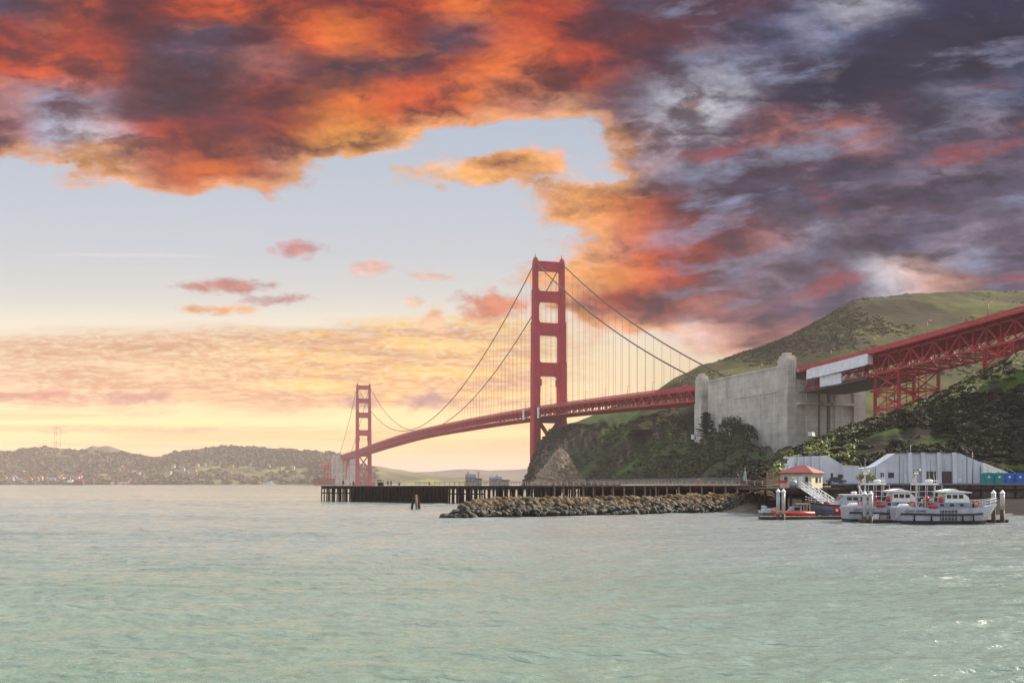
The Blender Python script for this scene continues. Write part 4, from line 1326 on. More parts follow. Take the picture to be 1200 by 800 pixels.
# ---------------------------------------------------------------- people on the pier
def make_person(name_label, loc, rz, jacket, trousers, pose='stand', group=None):
    root = empty('person', loc, rz, name_label, 'person', group)
    v = []; e = []; rad = []

    def V(p, r): v.append(p); rad.append(r); return len(v) - 1
    sit = pose == 'sit'
    zh = .93 if not sit else .50
    pel = V((0, 0, zh), (.15, .11)); ab = V((0, .01, zh + .2), (.135, .10)); ch = V((0, .0, zh + .42), (.17, .11)); nk = V((0, .0, zh + .56), (.06, .06)); hd = V((0, -.02, zh + .68), (.095, .105)); hd2 = V((0, -.01, zh + .80), (.075, .085))
    e += [(pel, ab), (ab, ch), (ch, nk), (nk, hd), (hd, hd2)]
    step = .16 if pose == 'walk' else .03
    for s_ in (-1, 1):
        hip = V((s_ * .09, 0, zh - .06), (.09, .09))
        if sit:
            kn = V((s_ * .11, -.42, zh - .02), (.065, .065)); an = V((s_ * .11, -.44, .09), (.045, .045))
        else:
            kn = V((s_ * .10, -s_ * step * .6 - .02, .49), (.065, .065)); an = V((s_ * .10, -s_ * step, .09), (.045, .045))
        toe = V((an and v[an][0], v[an][1] - .15, .045), (.045, .04))
        e += [(pel, hip), (hip, kn), (kn, an), (an, toe)]
        sh = V((s_ * .20, 0, zh + .47), (.06, .06)); 
        el = V((s_ * .27, s_ * step * .5 + (-.05 if pose != 'lean' else -.2), zh + .20), (.048, .048)); ha = V((s_ * .27, s_ * step * .9 - (.12 if pose != 'lean' else .42), zh - .02 + (.25 if pose == 'lean' else 0)), (.035, .035)); fi = V((v[ha][0], v[ha][1] - .05, v[ha][2] - .08), (.035, .02))
        e += [(ch, sh), (sh, el), (el, ha), (ha, fi)]
    me = bpy.data.meshes.new('body'); me.from_pydata(v, e, [])
    o = bpy.data.objects.new('body', me); COL.objects.link(o); o.parent = root
    sk = o.modifiers.new('skin', 'SKIN'); sk.use_smooth_shade = True
    if not me.skin_vertices: me.skin_vertices.new()
    for i, r in enumerate(rad): me.skin_vertices[0].data[i].radius = r
    me.skin_vertices[0].data[0].use_root = True
    ss = o.modifiers.new('sub', 'SUBSURF'); ss.levels = ss.render_levels = 1
    me.materials.append(M['skin'])
    jk = MB(); jk.loft([[(.2 * k_ * math.cos(a), .145 * k_ * math.sin(a), z) for a in np.linspace(0, 2 * math.pi, 12, endpoint=False)] for z, k_ in ((zh - .12, .98), (zh + .1, .95), (zh + .3, 1.05), (zh + .46, 1.15), (zh + .55, .55))])
    L = {i: p for i, p in enumerate(v)}
    for s_ in (0, 1):
        b0 = 6 + s_ * 8
        jk.tube([v[b0 + 4], v[b0 + 5], v[b0 + 6]], [.085, .068, .055], 8)
    jk.build('jacket', jacket, root, smooth=True)
    tr = MB(); tr.loft([[(.17 * math.cos(a), .125 * math.sin(a), z) for a in np.linspace(0, 2 * math.pi, 12, endpoint=False)] for z in (zh - .12, zh + .04)])
    for s_ in (0, 1):
        b0 = 6 + s_ * 8
        tr.tube([v[b0], v[b0 + 1], (v[b0 + 2][0], v[b0 + 2][1], v[b0 + 2][2] + .02)], [.105, .085, .068], 8)
    tr.build('trousers', trousers, root, smooth=True)
    hr = MB(); hr.ball((0, .02, zh + .80), (.098, .11, .09), 10, 6); hr.build('hair', M['cloth_dark'], root, smooth=True)
    return root


def on_pier(px, d): return pier_at(px, d)


make_person('person in dark clothes standing alone near the pier end under the far tower', on_pier(402, 4), .4, M['cloth_dark'], M['cloth_dark'])
make_person('person in a pale grey top, left one of two leaning together on the outer pier', on_pier(410.5, 5), -1.2, M['hullgrey'], M['cloth_blue'], 'lean')
make_person('person in a blue top, right one of two leaning together on the outer pier', on_pier(414, 5), 1.2, M['cloth_blue'], M['cloth_dark'], 'lean')
make_person('person in black walking, left one of the pair beside the roofed cart', on_pier(454.5, 4), .8, M['cloth_dark'], M['cloth_dark'], 'walk')
make_person('person in dark blue walking, right one of the pair beside the roofed cart', on_pier(458.3, 4), .8, M['cloth_blue'], M['cloth_dark'], 'walk')
make_person('person in grey sitting low on the pier edge right of the walking pair', on_pier(468, 1.0) - Vector((0, 0, .02)), 0, M['steel_grey'], M['cloth_dark'], 'sit')
make_person('person in a red top sitting on the pier above the mooring piles', on_pier(503, 1.0) - Vector((0, 0, .02)), 0.3, M['red'], M['cloth_dark'], 'sit')
make_person('person in an orange jacket standing at the inner pier railing', on_pier(818.5, 3), 0.2, M['cloth_orange'], M['cloth_orange'])
cart = empty('pier_cart', on_pier(446, 4), PANG, 'dark roofed cart standing on the outer pier beside the walkers', 'cart')
c_ = MB().box((0, 0, .62), (1.7, .9, .62)); c_.build('body', M['timber'], cart, bevel=.03)
c_ = MB()
for x in (-.75, .75):
    for y in (-.4, .4): c_.bar((x, y, .9), (x, y, 1.5), .06, .06)
c_.build('roof_post', M['dark_steel'], cart)
MB().prism([(-1.05, 0), (1.05, 0), (.6, .32), (-.6, .32)], (0, .6, 1.5), (1, 0, 0), (0, 0, 1), (0, -1.2, 0)).build('roof', M['dark_steel'], cart)
for x in (-.55, .55):
    MB().tube([(x, -.52, .3), (x, .52, .3)], .3, 12).build('wheel', M['black'], cart)
MB().box((.25, 0, 1.05), (.6, .5, .24)).build('crate', M['red'], cart)

# mooring piles in the water
dol = empty('mooring_dolphin', P(487, 596, 217).xy.to_3d(), .3, 'cluster of three leaning timber mooring piles standing alone in the water', 'mooring piles')
for i, (x, y, lx, ly) in enumerate(((-.75, 0, -.12, 0), (.75, .1, .1, .05), (.05, -.7, 0, -.12))):
    MB().tube([(x * 1.5, y * 1.5, -1.5), (x * .55, y * .55, 2.8 + .2 * i)], [.3, .25], 9).build('pile', M['timber'] if i < 2 else M['timber_light'], dol, smooth=True)
MB().tube([(-.62, -.5, 2.25), (.62, -.5, 2.25), (.62, .35, 2.3), (-.62, .35, 2.3), (-.62, -.5, 2.25)], .08, 6).build('wire_lashing', M['dark_steel'], dol)

# ---------------------------------------------------------------- breakwater of dumped rock
cr = [(521, 163.5, .1), (535, 165.5, 1.3), (560, 169, 2.8), (600, 173.5, 3.2), (640, 177, 3.0), (700, 182.5, 3.1), (760, 189, 3.2), (830, 199, 3.4), (870, 205, 3.6), (905, 209, 3.9)]
cpx = np.array([c[0] for c in cr], float); cz = np.array([c[1] for c in cr]); ch_ = np.array([c[2] for c in cr])


def crest(px):
    z = float(hermite(np.array([px]), cpx, cz)[0]); h = float(hermite(np.array([px]), cpx, ch_)[0])
    return Vector(((px - CX) / F * z, z, h))


bwm = MB(); secs = []
for px in np.linspace(521, 905, 60):
    c = crest(px); q = 1.0 if px > 540 else (px - 515) / 25
    secs.append([(c.x, c.y - 8.5 * q, -1.2), (c.x, c.y - 4 * q, c.z * .42 - .3), (c.x, c.y - .8 * q, c.z - .5), (c.x, c.y + 1.2 * q, c.z - .5), (c.x, c.y + 8 * q, -1.2)])
bwm.loft(secs)
tag(bwm.build('breakwater', M['rock_dark']), kind='structure')


def boulder_mesh(i):
    import bmesh
    bm = bmesh.new(); bmesh.ops.create_icosphere(bm, subdivisions=2, radius=1)
    r = np.random.default_rng(50 + i); pl = r.normal(size=(9, 3)); pl /= np.linalg.norm(pl, axis=1)[:, None]; off = .62 + .3 * r.random(9)
    for v in bm.verts:
        p = np.array(v.co)
        for n_, o_ in zip(pl, off):
            d = p @ n_
            if d > o_: p = p - n_ * (d - o_)
        p = p * np.array([1.15, .95, .8]) + r.normal(0, .025, 3)
        v.co = p
    me = bpy.data.meshes.new('boulder'); bm.to_mesh(me); bm.free()
    return me


bmesh_dry = [boulder_mesh(i) for i in range(9)]
bmesh_wet = [m_.copy() for m_ in bmesh_dry]
for i in range(9):
    bmesh_dry[i].materials.append(M['rockpile']); bmesh_wet[i].materials.append(M['rock_dark'])
rr = np.random.default_rng(77); rocks = []
while len(rocks) < 2100:
    px = 519 + 384 * rr.random() ** .92
    c = crest(px); q = 1.0 if px > 545 else max(.12, (px - 512) / 33)
    d = -8.2 * rr.random() ** .9 + 1.4
    h = c.z * (1 - max(0, -d - .6) / 7.6) - .25
    if d > 0: h = c.z - .2 - d * .15
    s_ = .27 + .62 * rr.random() ** 3.0
    rocks.append((s_, (c.x + rr.normal(0, .2), c.y + d * q, h + rr.normal(0, .12)), h))
rocks.sort(key=lambda t: -t[0])
rest_v = MB()
for i, (s_, p, h) in enumerate(rocks):
    wet = h + rr.normal(0, .5) < 1.75
    if i < 290:
        o = bpy.data.objects.new('boulder', (bmesh_wet if wet else bmesh_dry)[i % 9]); COL.objects.link(o)
        o.location = p; o.scale = (s_ * rr.uniform(.85, 1.2), s_ * rr.uniform(.85, 1.2), s_ * rr.uniform(.7, 1.0)); o.rotation_euler = (rr.normal(0, .5), rr.normal(0, .5), rr.random() * 6.28)
        tag(o, 'dark wet boulder low on the waterside of the breakwater' if wet else 'tan dry boulder high on the breakwater slope', 'boulder', 'wet boulders of the breakwater' if wet else 'dry boulders of the breakwater')
    else:
        me = bmesh_dry[i % 9]; R_ = Matrix.Rotation(rr.random() * 6.28, 3, 'Z') @ Matrix.Rotation(rr.normal(0, .6), 3, 'X')
        rest_v.add([R_ @ (v.co * (s_ * .9)) + Vector(p) for v in me.vertices], [tuple(f.vertices) for f in me.polygons], 1 if wet else 0)
tag(rest_v.build('small_riprap', [M['rockpile'], M['rock_dark']]), kind='stuff')
for px, dz, s_ in ((846, 6, .7), (868, 3, .6), (902, 2, .9), (880, 1, .8)):
    pass

# sea stack under the bridge and the two station buildings on their ledge
oc = P(655, 562, 640)
prof = [(0, 1.0), (.08, .97), (.2, .90), (.34, .79), (.48, .66), (.62, .52), (.75, .38), (.86, .26), (.94, .15), (1.0, .04)]
tx = bpy.data.textures.new('rock_relief', 'CLOUDS'); tx.noise_scale = 4.0; tx.noise_depth = 5
nA, nR = 150, 80
aa = np.linspace(0, 2 * math.pi, nA, endpoint=False); ff = np.linspace(0, 1, nR)
AA, FF = np.meshgrid(aa, ff, indexing='ij')
kk = np.interp(FF, [q[0] for q in prof], [q[1] for q in prof])
sx_, sy_ = np.cos(AA), np.sin(AA)
ridge = 1 - 2 * np.abs(fbm(sx_ * 2.2 + 9 + FF * .8, sy_ * 2.2 + FF * 1.4 + 4, 7, 5))
fine = fbm(sx_ * 7 + FF * 3, sy_ * 7 + FF * 13, 19, 5, .6)
strat = fbm(FF * 16 + sx_ * 2.0, sx_ * 1.5 - FF * 3 + sy_, 23, 4)
kk = kk * (1.06 + .30 * (ridge - .6) + .22 * fine + .14 * strat) + .02 * fine
hump = 26.5 * FF + 1.6 * fine * (FF > .02) * (1 - .5 * FF)
VV = np.stack([oc.x + 1.2 * FF + np.where(sx_ < 0, 16.5 * (1 - .25 * FF), 14.5) * kk * sx_, oc.y + 15 * kk * sy_, 2.0 + hump], -1)
idx = np.arange(nA * nR).reshape(nA, nR); nx_ = np.roll(idx, -1, 0)
qd = np.stack([idx[:, :-1], nx_[:, :-1], nx_[:, 1:], idx[:, 1:]], -1).reshape(-1, 4)
o = np_mesh('sea_stack', VV.reshape(-1, 3), qd, M['needle'], False); tag(o, 'pointed grey and yellow rock stack standing before the headland by the bridge tower', 'rock')
s2 = MB(); oc2 = P(712, 562, 640); secs = []
for (f, k) in prof:
    secs.append([(oc2.x + 9.0 * k * (1 + .2 * math.sin(3 * a + f * 5)) * math.cos(a), oc2.y + 8 * k * math.sin(a), 2 + 8.5 * f) for a in np.linspace(0, 2 * math.pi, 22, endpoint=False)])
s2.loft(secs); o = s2.build('sea_rock', M['headland']); tag(o, 'low dark rounded rock just right of the pointed sea stack', 'rock')
sd = o.modifiers.new('sub', 'SUBSURF'); sd.subdivision_type = 'SIMPLE'; sd.levels = sd.render_levels = 2
dm = o.modifiers.new('relief', 'DISPLACE'); dm.texture = tx; dm.strength = 2.2; dm.texture_coords = 'LOCAL'; dm.mid_level = .5
led = MB(); secs = []
for px in np.linspace(538, 622, 18):
    z0 = 850 + 25 * math.sin(px * .3); x = (px - CX) / F * 860; hgt = 2.6 + 1.2 * math.sin(px * .55) if 542 < px < 618 else .4
    secs.append([(x, z0 - 9, -1.5), (x, z0 - 5, hgt * .7), (x, z0, hgt), (x, z0 + 22, hgt), (x, z0 + 30, -1.5)])
led.loft(secs); tag(led.build('rock_ledge', M['headland']), kind='structure')


def station(name, px0, px1, ytop, z, label, chim):
    x0, x1 = (px0 - CX) / F * z, (px1 - CX) / F * z; h = hh(ytop, z)
    r_ = empty(name, ((x0 + x1) / 2, z, 2.6), 0, label, 'building'); wd = x1 - x0
    H_ = h - 2.6
    MB().box((-wd * .18, 4, H_ * .40), (wd * .62, 8, H_ * .80)).build('wall', M['dark_stone'], r_)
    MB().box((wd * .30, 3.2, H_ * .30), (wd * .38, 6, H_ * .60)).build('side_wing', M['housegrey'], r_)
    g = MB(); g.prism([(-4.4, 0), (4.4, 0), (0, H_ * .26)], (-wd * .50, 4, H_ * .80), (0, 1, 0), (0, 0, 1), (wd * .64, 0, 0)); rf = g.build('roof', M['steel_grey'], r_)
    g = MB(); g.prism([(-3.4, 0), (3.4, .8), (3.4, 1.2), (-3.4, .4)], (wd * .115, 3.2, H_ * .60), (0, 1, 0), (0, 0, 1), (wd * .40, 0, 0)); g.build('lean_to_roof', M['dark_steel'], r_)
    for q in ((-.34, .3) if not chim else (chim,)): MB().box((wd * q, 4, H_ * 1.02), (1.5, 1.5, H_ * .5)).build('chimney', M['cream'], rf)
    for k in range(3): MB().box((-wd * .38 + k * wd * .2, -.05, H_ * .42), (1.1, .16, 1.9)).build('window', M['glass'], r_)
    MB().box((wd * .3, .12, H_ * .26), (1.2, .16, 2.2)).build('door', M['door_brown'], r_)


station('station_building', 545, 564.5, 556, 858, 'grey station house at the foot of the near bridge tower, taller of two', 'left' and 0)
station('station_building', 573, 597, 559, 858, 'low grey station shed with a cream chimney beside the near bridge tower foot', -.12)

# wire fence along the shore road and a marker post with wild flowers
fe = empty('wire_fence', (0, 0, 0), 0, 'grey green wire mesh fence along the shore under the headland', 'fence')
pts = [(690, 470), (740, 430), (800, 352), (850, 300), (905, 262)]
fp_ = [Vector(((p - CX) / F * z, z, 5.2)) for p, z in pts]
pan = MB(); pos = MB()
for a, b in zip(fp_[:-1], fp_[1:]):
    m_ = int((b - a).length / 3.0)
    for i in range(m_):
        p = a.lerp(b, i / m_); q = a.lerp(b, (i + 1) / m_)
        pos.tube([p, p + Vector((0, 0, 2.3))], .06, 6)
        for k in range(10): pan.bar(p + Vector((0, 0, .2 + k * .22)), q + Vector((0, 0, .2 + k * .22)), .025, .05)
        for k in range(6):
            w0 = p.lerp(q, k / 6); pan.bar(w0 + Vector((0, 0, .1)), w0 + Vector((0, 0, 2.25)), .05, .03)
pos.build('fence_posts', M['steel_grey'], fe); pan.build('wire_mesh', M['mesh_fence'], fe)
mk = empty('marker_post', P(873, 566.5, 228), .3, 'pale blue tapering marker post with a thin top on dark rocks at the pier root', 'marker')
MB().box((0, 0, 1.6), (.7, .7, 1.7), 0, 0, .6).build('column', M['copper'], mk, bevel=.04)
MB().ball((0, 0, 2.6), (.26, .26, .24), 10, 6).build('finial', M['copper'], mk, smooth=True)
MB().tube([(0, 0, 2.8), (0, 0, 3.9)], [.07, .03], 6).build('rod', M['white'], mk)
b_ = MB()
for i in range(7): b_.ball((rr.normal(0, .9), rr.normal(0, .6), .3 + .3 * rr.random()), (.6, .5, .5), 7, 5)
b_.build('rock_base', M['rock_dark'], mk)

# ---------------------------------------------------------------- quay wall, halls, hut
qw = empty('quay_wall', (0, 0, 0), 0, 'long dark stained stone quay wall above the beach behind the boats', 'wall')
x0, x1 = (975 - CX) / F * 206.5, (1330 - CX) / F * 206.5
m_ = MB()
m_.b2(x0, x1, 206.2, 207.4, 1.6, QZ - .25); m_.build('wall_face', M['quay'], qw)
m_ = MB(); m_.b2(x0, x1, 205.9, 207.6, QZ - .25, QZ + .1); m_.build('coping', M['steel_grey'], qw)
m_ = MB(); x = x0
while x < x1:
    m_.bar((x, 206.0, 2.0), (x, 206.0, QZ - .3), .22, .2); x += 2.4
m_.b2(x0, x1, 205.85, 206.1, 4.3, 4.55); m_.build('fender_timbers', M['timber'], qw)


def WX(px, z): return (px - CX) / F * z


wh = empty('storage_hall', (0, 0, 0), 0, 'long pale grey storage hall with sloped ends, buttresses and two brown doors behind the boats', 'hall')
zf = 226.0


def hpt(px, py): return (WX(px, zf), hh(py, zf))


def front(poly, dep, dz=0.0):
    mb = MB(); mb.prism([hpt(a, b) for a, b in poly], (0, zf + dz, 0), (1, 0, 0), (0, 0, 1), (0, dep, 0)); return mb


BASE = 567.0
front([(925, BASE), (925, 551), (932, 535), (970, 533.6), (989, 545.2), (1007, 545.6), (1007, 549), (1019, 549), (1019, BASE)], 5, .0).build('low_hall', M['warehouse'], wh)
front([(1007, 548.9), (1030, 545.3), (1027, BASE), (1007, BASE)], 4, .6).build('link_wing', M['warehouse'], wh)
front([(1025, BASE), (1025, 546.5), (1049.5, 530.8), (1124, 530.6), (1149.5, 541.5), (1175, 553), (1175, BASE)], 5, .05).build('main_hall', M['warehouse'], wh)
for (a, t, b) in ((935.5, 535.2, 2.0), (943.5, 534.4, 2.0), (951.5, 534.2, 2.0), (961.5, 534.0, 2.0), (1065.5, 530.0, 4.6), (1081, 530.0, 4.6), (1099.5, 530.0, 4.6), (1117.5, 530.0, 4.6)):
    mb = MB(); xx = WX(a, zf); wd = b * zf / F; mb.prism([(-1.0, 0), (0, 0), (0, hh(t, zf) - 5.2), (-.45, hh(t, zf) - 5.2)], (xx - wd / 2, zf + .02, 5.2), (0, 1, 0), (0, 0, 1), (wd, 0, 0)); mb.build('buttress', M['warehouse'], wh)
for a in (1091.8, 1109.6):
    mb = MB(); wd = 11.6 * zf / F; mb.b2(WX(a, zf) - wd / 2, WX(a, zf) + wd / 2, zf - .06, zf + .3, 5.4, 5.4 + 15.6 * zf / F)
    dd = mb.build('roller_door', M['door_brown'], wh)
    mb = MB()
    for k in range(9): z = 5.6 + k * .34; mb.b2(WX(a, zf) - wd / 2 + .05, WX(a, zf) + wd / 2 - .05, zf - .1, zf - .05, z, z + .06)
    mb.build('slats', M['dark_steel'], dd)
for (a, b, c, d, mt) in ((1060, 1063, 556, 566.2, 'white'), (981, 988.5, 551.5, 561, 'alu'), (1032, 1036, 553.5, 558.5, 'glass'), (1041, 1047.5, 553.5, 559.5, 'glass'), (973.5, 976, 554, 560, 'glass'), (1070.5, 1079, 550, 556, 'dark_steel')):
    mb = MB(); mb.b2(WX(a, zf), WX(b, zf), zf - .05, zf + .2, hh(d, zf), hh(c, zf))
    f_ = mb.build('window' if mt in ('glass', 'alu', 'dark_steel') else 'side_door', M[mt], wh)
    if mt == 'alu':
        mb = MB(); mb.b2(WX(a, zf) + .15, WX(b, zf) - .15, zf - .08, zf - .02, hh(d, zf) + .15, hh(c, zf) - .8); mb.build('pane', M['glass'], f_)
annex = front([(1149.5, BASE), (1149.5, 541.8), (1186, 556.5), (1186, BASE)], 8, -1.2)
annex.build('side_wing', M['white'], wh)
for a in (1025.8, 1054, 1133, 1148.6, 1009):
    mb = MB(); mb.tube([(WX(a, zf), zf - .1, 5.5), (WX(a, zf), zf - .1, hh(546 if a < 1053 or a > 1140 else 534, zf))], .07, 6); mb.build('downpipe', M['steel_grey'], wh)
mb = MB(); mb.bar((WX(1049.5, zf), zf - .08, hh(530.9, zf)), (WX(1124, zf), zf - .08, hh(530.7, zf)), .16, .22); mb.build('gutter', M['steel_grey'], wh)
for a in (1058.5, 1073, 1090.6, 1106.5, 1128.5, 1141):
    mb = MB(); mb.b2(WX(a, zf) - .025, WX(a, zf) + .025, zf - .012, zf + .02, 5.5, hh(538, zf)); mb.build('panel_joint', M['steel_grey'], wh)
mb = MB(); mb.box((WX(1118, zf) + 1.2, zf - .12, 6.3), (.8, .1, .9)); mb.build('notice_board', M['white'], wh)

# poles
def mast(px, py_top, z, g, label, name='lamp_mast', head=True):
    r_ = empty(name, (WX(px, z), z, g), 0, label, 'pole'); h = hh(py_top, z) - g
    MB().tube([(0, 0, 0), (0, 0, h)], [.13, .07], 8).build('pole', M['steel_grey'], r_, smooth=True)
    if head:
        hm = MB()
        for k in (-1, 1): hm.box((k * .5, 0, h - .3), (.7, .45, .35), .2 * k)
        hm.bar((-.6, 0, h - .5), (.6, 0, h - .5), .08, .08); hm.build('lamp_head', M['white'], r_)
    else:
        MB().tube([(0, 0, h), (0, 0, h + 1.0)], .03, 6).build('aerial', M['steel_grey'], r_)
    return r_


mast(1139.5, 529.5, 223, QZ, 'thin grey pole against the sloped right end of the grey hall', 'flag_pole', False)
mast(1067, 521, 239, QZ + 4, 'thin aerial mast rising behind the roof of the grey hall', 'aerial_mast', False)
lm = mast(922.5, 534.5, 212, QZ, 'white floodlight pole with paired lamps standing left of the red roofed hut', 'floodlight_pole', True)
hm = MB()
for k in range(3): hm.box((-.3 - .25 * k, 0, 4.2 - k * 1.0), (.9, .35, .3))
hm.build('lamp_arm', M['white'], lm)

# portable toilets at the head of the wall
tz = 210.0
for i, (a, c, lab) in enumerate(((1158.8, 'teal', 'teal portable toilet, first from the hall in the row on the quay'), (1171.2, 'teal', 'teal portable toilet standing next to the first blue one on the quay'), (1183.2, 'blue', 'blue portable toilet standing right beside the teal ones on the quay'), (1195.6, 'blue', 'blue portable toilet at the far right end of the row on the quay'), (1208, 'blue', None))):
    if lab is None: continue
    r_ = empty('portable_toilet', (WX(a, tz), tz + 1, QZ), 0, lab, 'portable toilet', 'portable toilets on the quay')
    wd = 2.05
    MB().box((0, 0, 1.12), (wd, 1.9, 2.1)).build('cabin', M[c], r_, bevel=.05)
    for x in (-1, 1): MB().box((x * (wd / 2 - .06), -.93, 1.1), (.16, .16, 2.1)).build('corner_post', M[c], r_)
    rf = MB(); rf.prism([(-wd / 2 - .05, 0), (wd / 2 + .05, 0), (wd / 2 - .3, .2), (-wd / 2 + .3, .2)], (0, -1.0, 2.17), (1, 0, 0), (0, 0, 1), (0, 2.0, 0)); rf.build('roof', M[c], r_)
    dr = MB().box((0, -.98, 1.08), (wd * .62, .06, 1.85)).build('door', M[c], r_)
    MB().box((.0, -1.02, 1.45), (.42, .03, .36)).build('notice', M['white'], dr)
    MB().box((wd * .24, -1.04, 1.0), (.07, .06, .2)).build('handle', M['black'], dr)
    MB().tube([(.6, .6, 2.2), (.6, .6, 2.65)], .06, 8).build('vent_pipe', M['black'], r_)

# boathouse platform, hut, fence and clutter
hz = 178.0; PH = 4.85
plat = empty('landing_platform', (0, 0, 0), 0, 'concrete and timber landing platform on piles carrying the red roofed hut', 'platform')
MB().b2(WX(903, hz), WX(980, hz), 173.5, 206.0, PH - .45, PH - .02).build('slab', M['deck'], plat)
MB().b2(WX(903, hz), WX(980, hz), 173.2, 173.5, PH - 1.0, PH - .3).build('edge_beam', M['timber'], plat)
for a in np.linspace(905, 977, 6):
    MB().tube([(WX(a, hz), 174, -1), (WX(a, hz), 174, PH - .44)], .24, 8).build('pile', M['timber'], plat)
for a in np.linspace(900, 976, 4):
    MB().tube([(WX(a, hz), 180, -1), (WX(a, hz), 180, PH - .44)], .24, 8).build('pile', M['timber'], plat)
cor = P(951, 572, 176); th = math.radians(38)
la, lb_ = 5.9, 5.4
ax = Vector((-math.cos(th), math.sin(th), 0)); bx_ = Vector((math.sin(th), math.cos(th), 0))
hut = empty('harbour_hut', (cor + ax * la / 2 + bx_ * lb_ / 2).xy.to_3d() + Vector((0, 0, PH)), -th, 'small cream hut with a hipped red roof on the landing platform', 'hut')
# local axes: x along the left-hand wall towards the near corner, -y faces the water
hw, hd_, he = la, lb_, 2.78
MB().box((0, 0, he / 2), (hw, hd_, he)).build('wall', M['cream'], hut)
rf = MB(); ov = .5; rz_ = he + 1.35; rg = .9
a0 = [(-hw / 2 - ov, -hd_ / 2 - ov, he), (hw / 2 + ov, -hd_ / 2 - ov, he), (hw / 2 + ov, hd_ / 2 + ov, he), (-hw / 2 - ov, hd_ / 2 + ov, he)]
rf.add(a0 + [(-rg, 0, rz_), (rg, 0, rz_)] + [(x, y, z - .16) for x, y, z in a0], [(0, 1, 5, 4), (1, 2, 5), (2, 3, 4, 5), (3, 0, 4), (6, 7, 1, 0), (7, 8, 2, 1), (8, 9, 3, 2), (9, 6, 0, 3), (9, 8, 7, 6)])
roof = rf.build('roof', M['tile'], hut)
MB().tube([(-1.2, .4, rz_ - .5), (-1.2, .4, rz_ + .45)], .12, 8).build('flue', M['steel_grey'], roof)
for x, w_, h0_, h1_, nm, mt in ((-.2, .95, 0.0, 2.1, 'door', 'white'), (1.0, .9, 0.0, 2.1, 'door', 'white'), (2.1, .7, 1.1, 2.0, 'window', 'glass'), (-1.8, .8, 1.1, 2.0, 'window', 'glass')):
    d_ = MB().box((x, -hd_ / 2 - .03, (h0_ + h1_) / 2 + .02), (w_, .1, h1_ - h0_)).build(nm, M[mt], hut)
    if nm == 'door': MB().box((x + w_ * .36, -hd_ / 2 - .1, 1.05), (.06, .08, .14)).build('handle', M['black'], d_)
    else:
        f_ = MB(); 
        for q in (-1, 1): f_.box((x + q * w_ / 2, -hd_ / 2 - .06, 1.57), (.08, .1, 1.02))
        f_.build('frame', M['white'], d_)
for y, h0_, h1_, w_ in ((-.2, 1.05, 2.0, .95), (1.5, 1.05, 2.0, .5)):
    d_ = MB().box((hw / 2 + .03, y, (h0_ + h1_) / 2), (.1, w_, h1_ - h0_)).build('window', M['glass'], hut)
    MB().box((hw / 2 + .07, y, 1.53), (.1, .06, .95)).build('frame', M['white'], d_)
sc_ = empty('lattice_screen', (WX(910, 180), 180, PH), 0, 'tall weathered lattice screen fence left of the red roofed hut', 'fence')
wd = 22 * 180 / F; f_ = MB()
for x in np.linspace(-wd / 2, wd / 2, 4): f_.bar((x, 0, 0), (x, 0, 2.8), .12, .12)
for z in (.2, 1.5, 2.75): f_.bar((-wd / 2, 0, z), (wd / 2, 0, z), .1, .1)
f_.build('frame', M['lattice'], sc_)
f_ = MB()
for x in np.linspace(-wd / 2, wd / 2, 26): f_.bar((x, .06, .1), (x, .06, 2.75), .05, .02)
for z in np.linspace(.2, 2.7, 10): f_.bar((-wd / 2, .09, z), (wd / 2, .09, z), .03, .05)
f_.build('slats', M['lattice'], sc_)
sg = empty('red_sign', P(917.5, 572, 174.4).xy.to_3d() + Vector((0, 0, PH)), .05, 'red board sign on a post at the front edge of the landing platform', 'sign')
MB().tube([(.55, 0, 0), (.55, 0, 1.5)], .05, 8).build('post', M['steel_grey'], sg)
MB().box((0, -.06, 1.15), (1.5, .06, .55)).build('board', M['red'], sg)
tk = empty('grey_tank', P(929.5, 572, 174.6).xy.to_3d() + Vector((0, 0, PH)), .1, 'grey domed storage tank standing in front of the red roofed hut', 'tank')
MB().tube([(0, 0, .12), (0, 0, 1.05), (0, 0, 1.3), (0, 0, 1.45)], [.66, .66, .5, .2], 14).build('drum', M['housegrey'], tk, smooth=True)
MB().box((0, 0, .06), (1.4, 1.4, .12)).build('base', M['dark_steel'], tk)
MB().tube([(0, 0, 1.4), (0, 0, 1.62)], .16, 10).build('lid', M['dark_steel'], tk)

# gangway down to the floats
gw = empty('gangway', (0, 0, 0), 0, 'white truss gangway sloping from the hut platform down to the floats', 'gangway')
ga = P(943, 572, 173.3); gb = P(987, 588.5, 160.0); ga.z = PH; gb.z = .75
gd = (gb - ga); gl = gd.length; gd = gd.normalized(); gs = gd.cross(Vector((0, 0, 1))).normalized()
MB().bar(ga, gb, 1.5, .1, up=(0, 0, 1)).build('walkway', M['alu'], gw)
for q in (-1, 1):
    mb = MB(); o_ = gs * (.75 * q); n = 11
    for h in (.0, .55, 1.1): mb.bar(ga + o_ + Vector((0, 0, h)), gb + o_ + Vector((0, 0, h)), .09, .12 if h != .55 else .07)
    for i in range(n + 1):
        p = ga.lerp(gb, i / n) + o_
        mb.bar(p, p + Vector((0, 0, 1.1)), .08, .08, up=tuple(gd))
        if i < n:
            p2 = ga.lerp(gb, (i + 1) / n) + o_
            mb.bar(p + Vector((0, 0, 1.1 if i % 2 else 0)), p2 + Vector((0, 0, 0 if i % 2 else 1.1)), .07, .07)
    mb.build('side_truss', M['white'], gw)


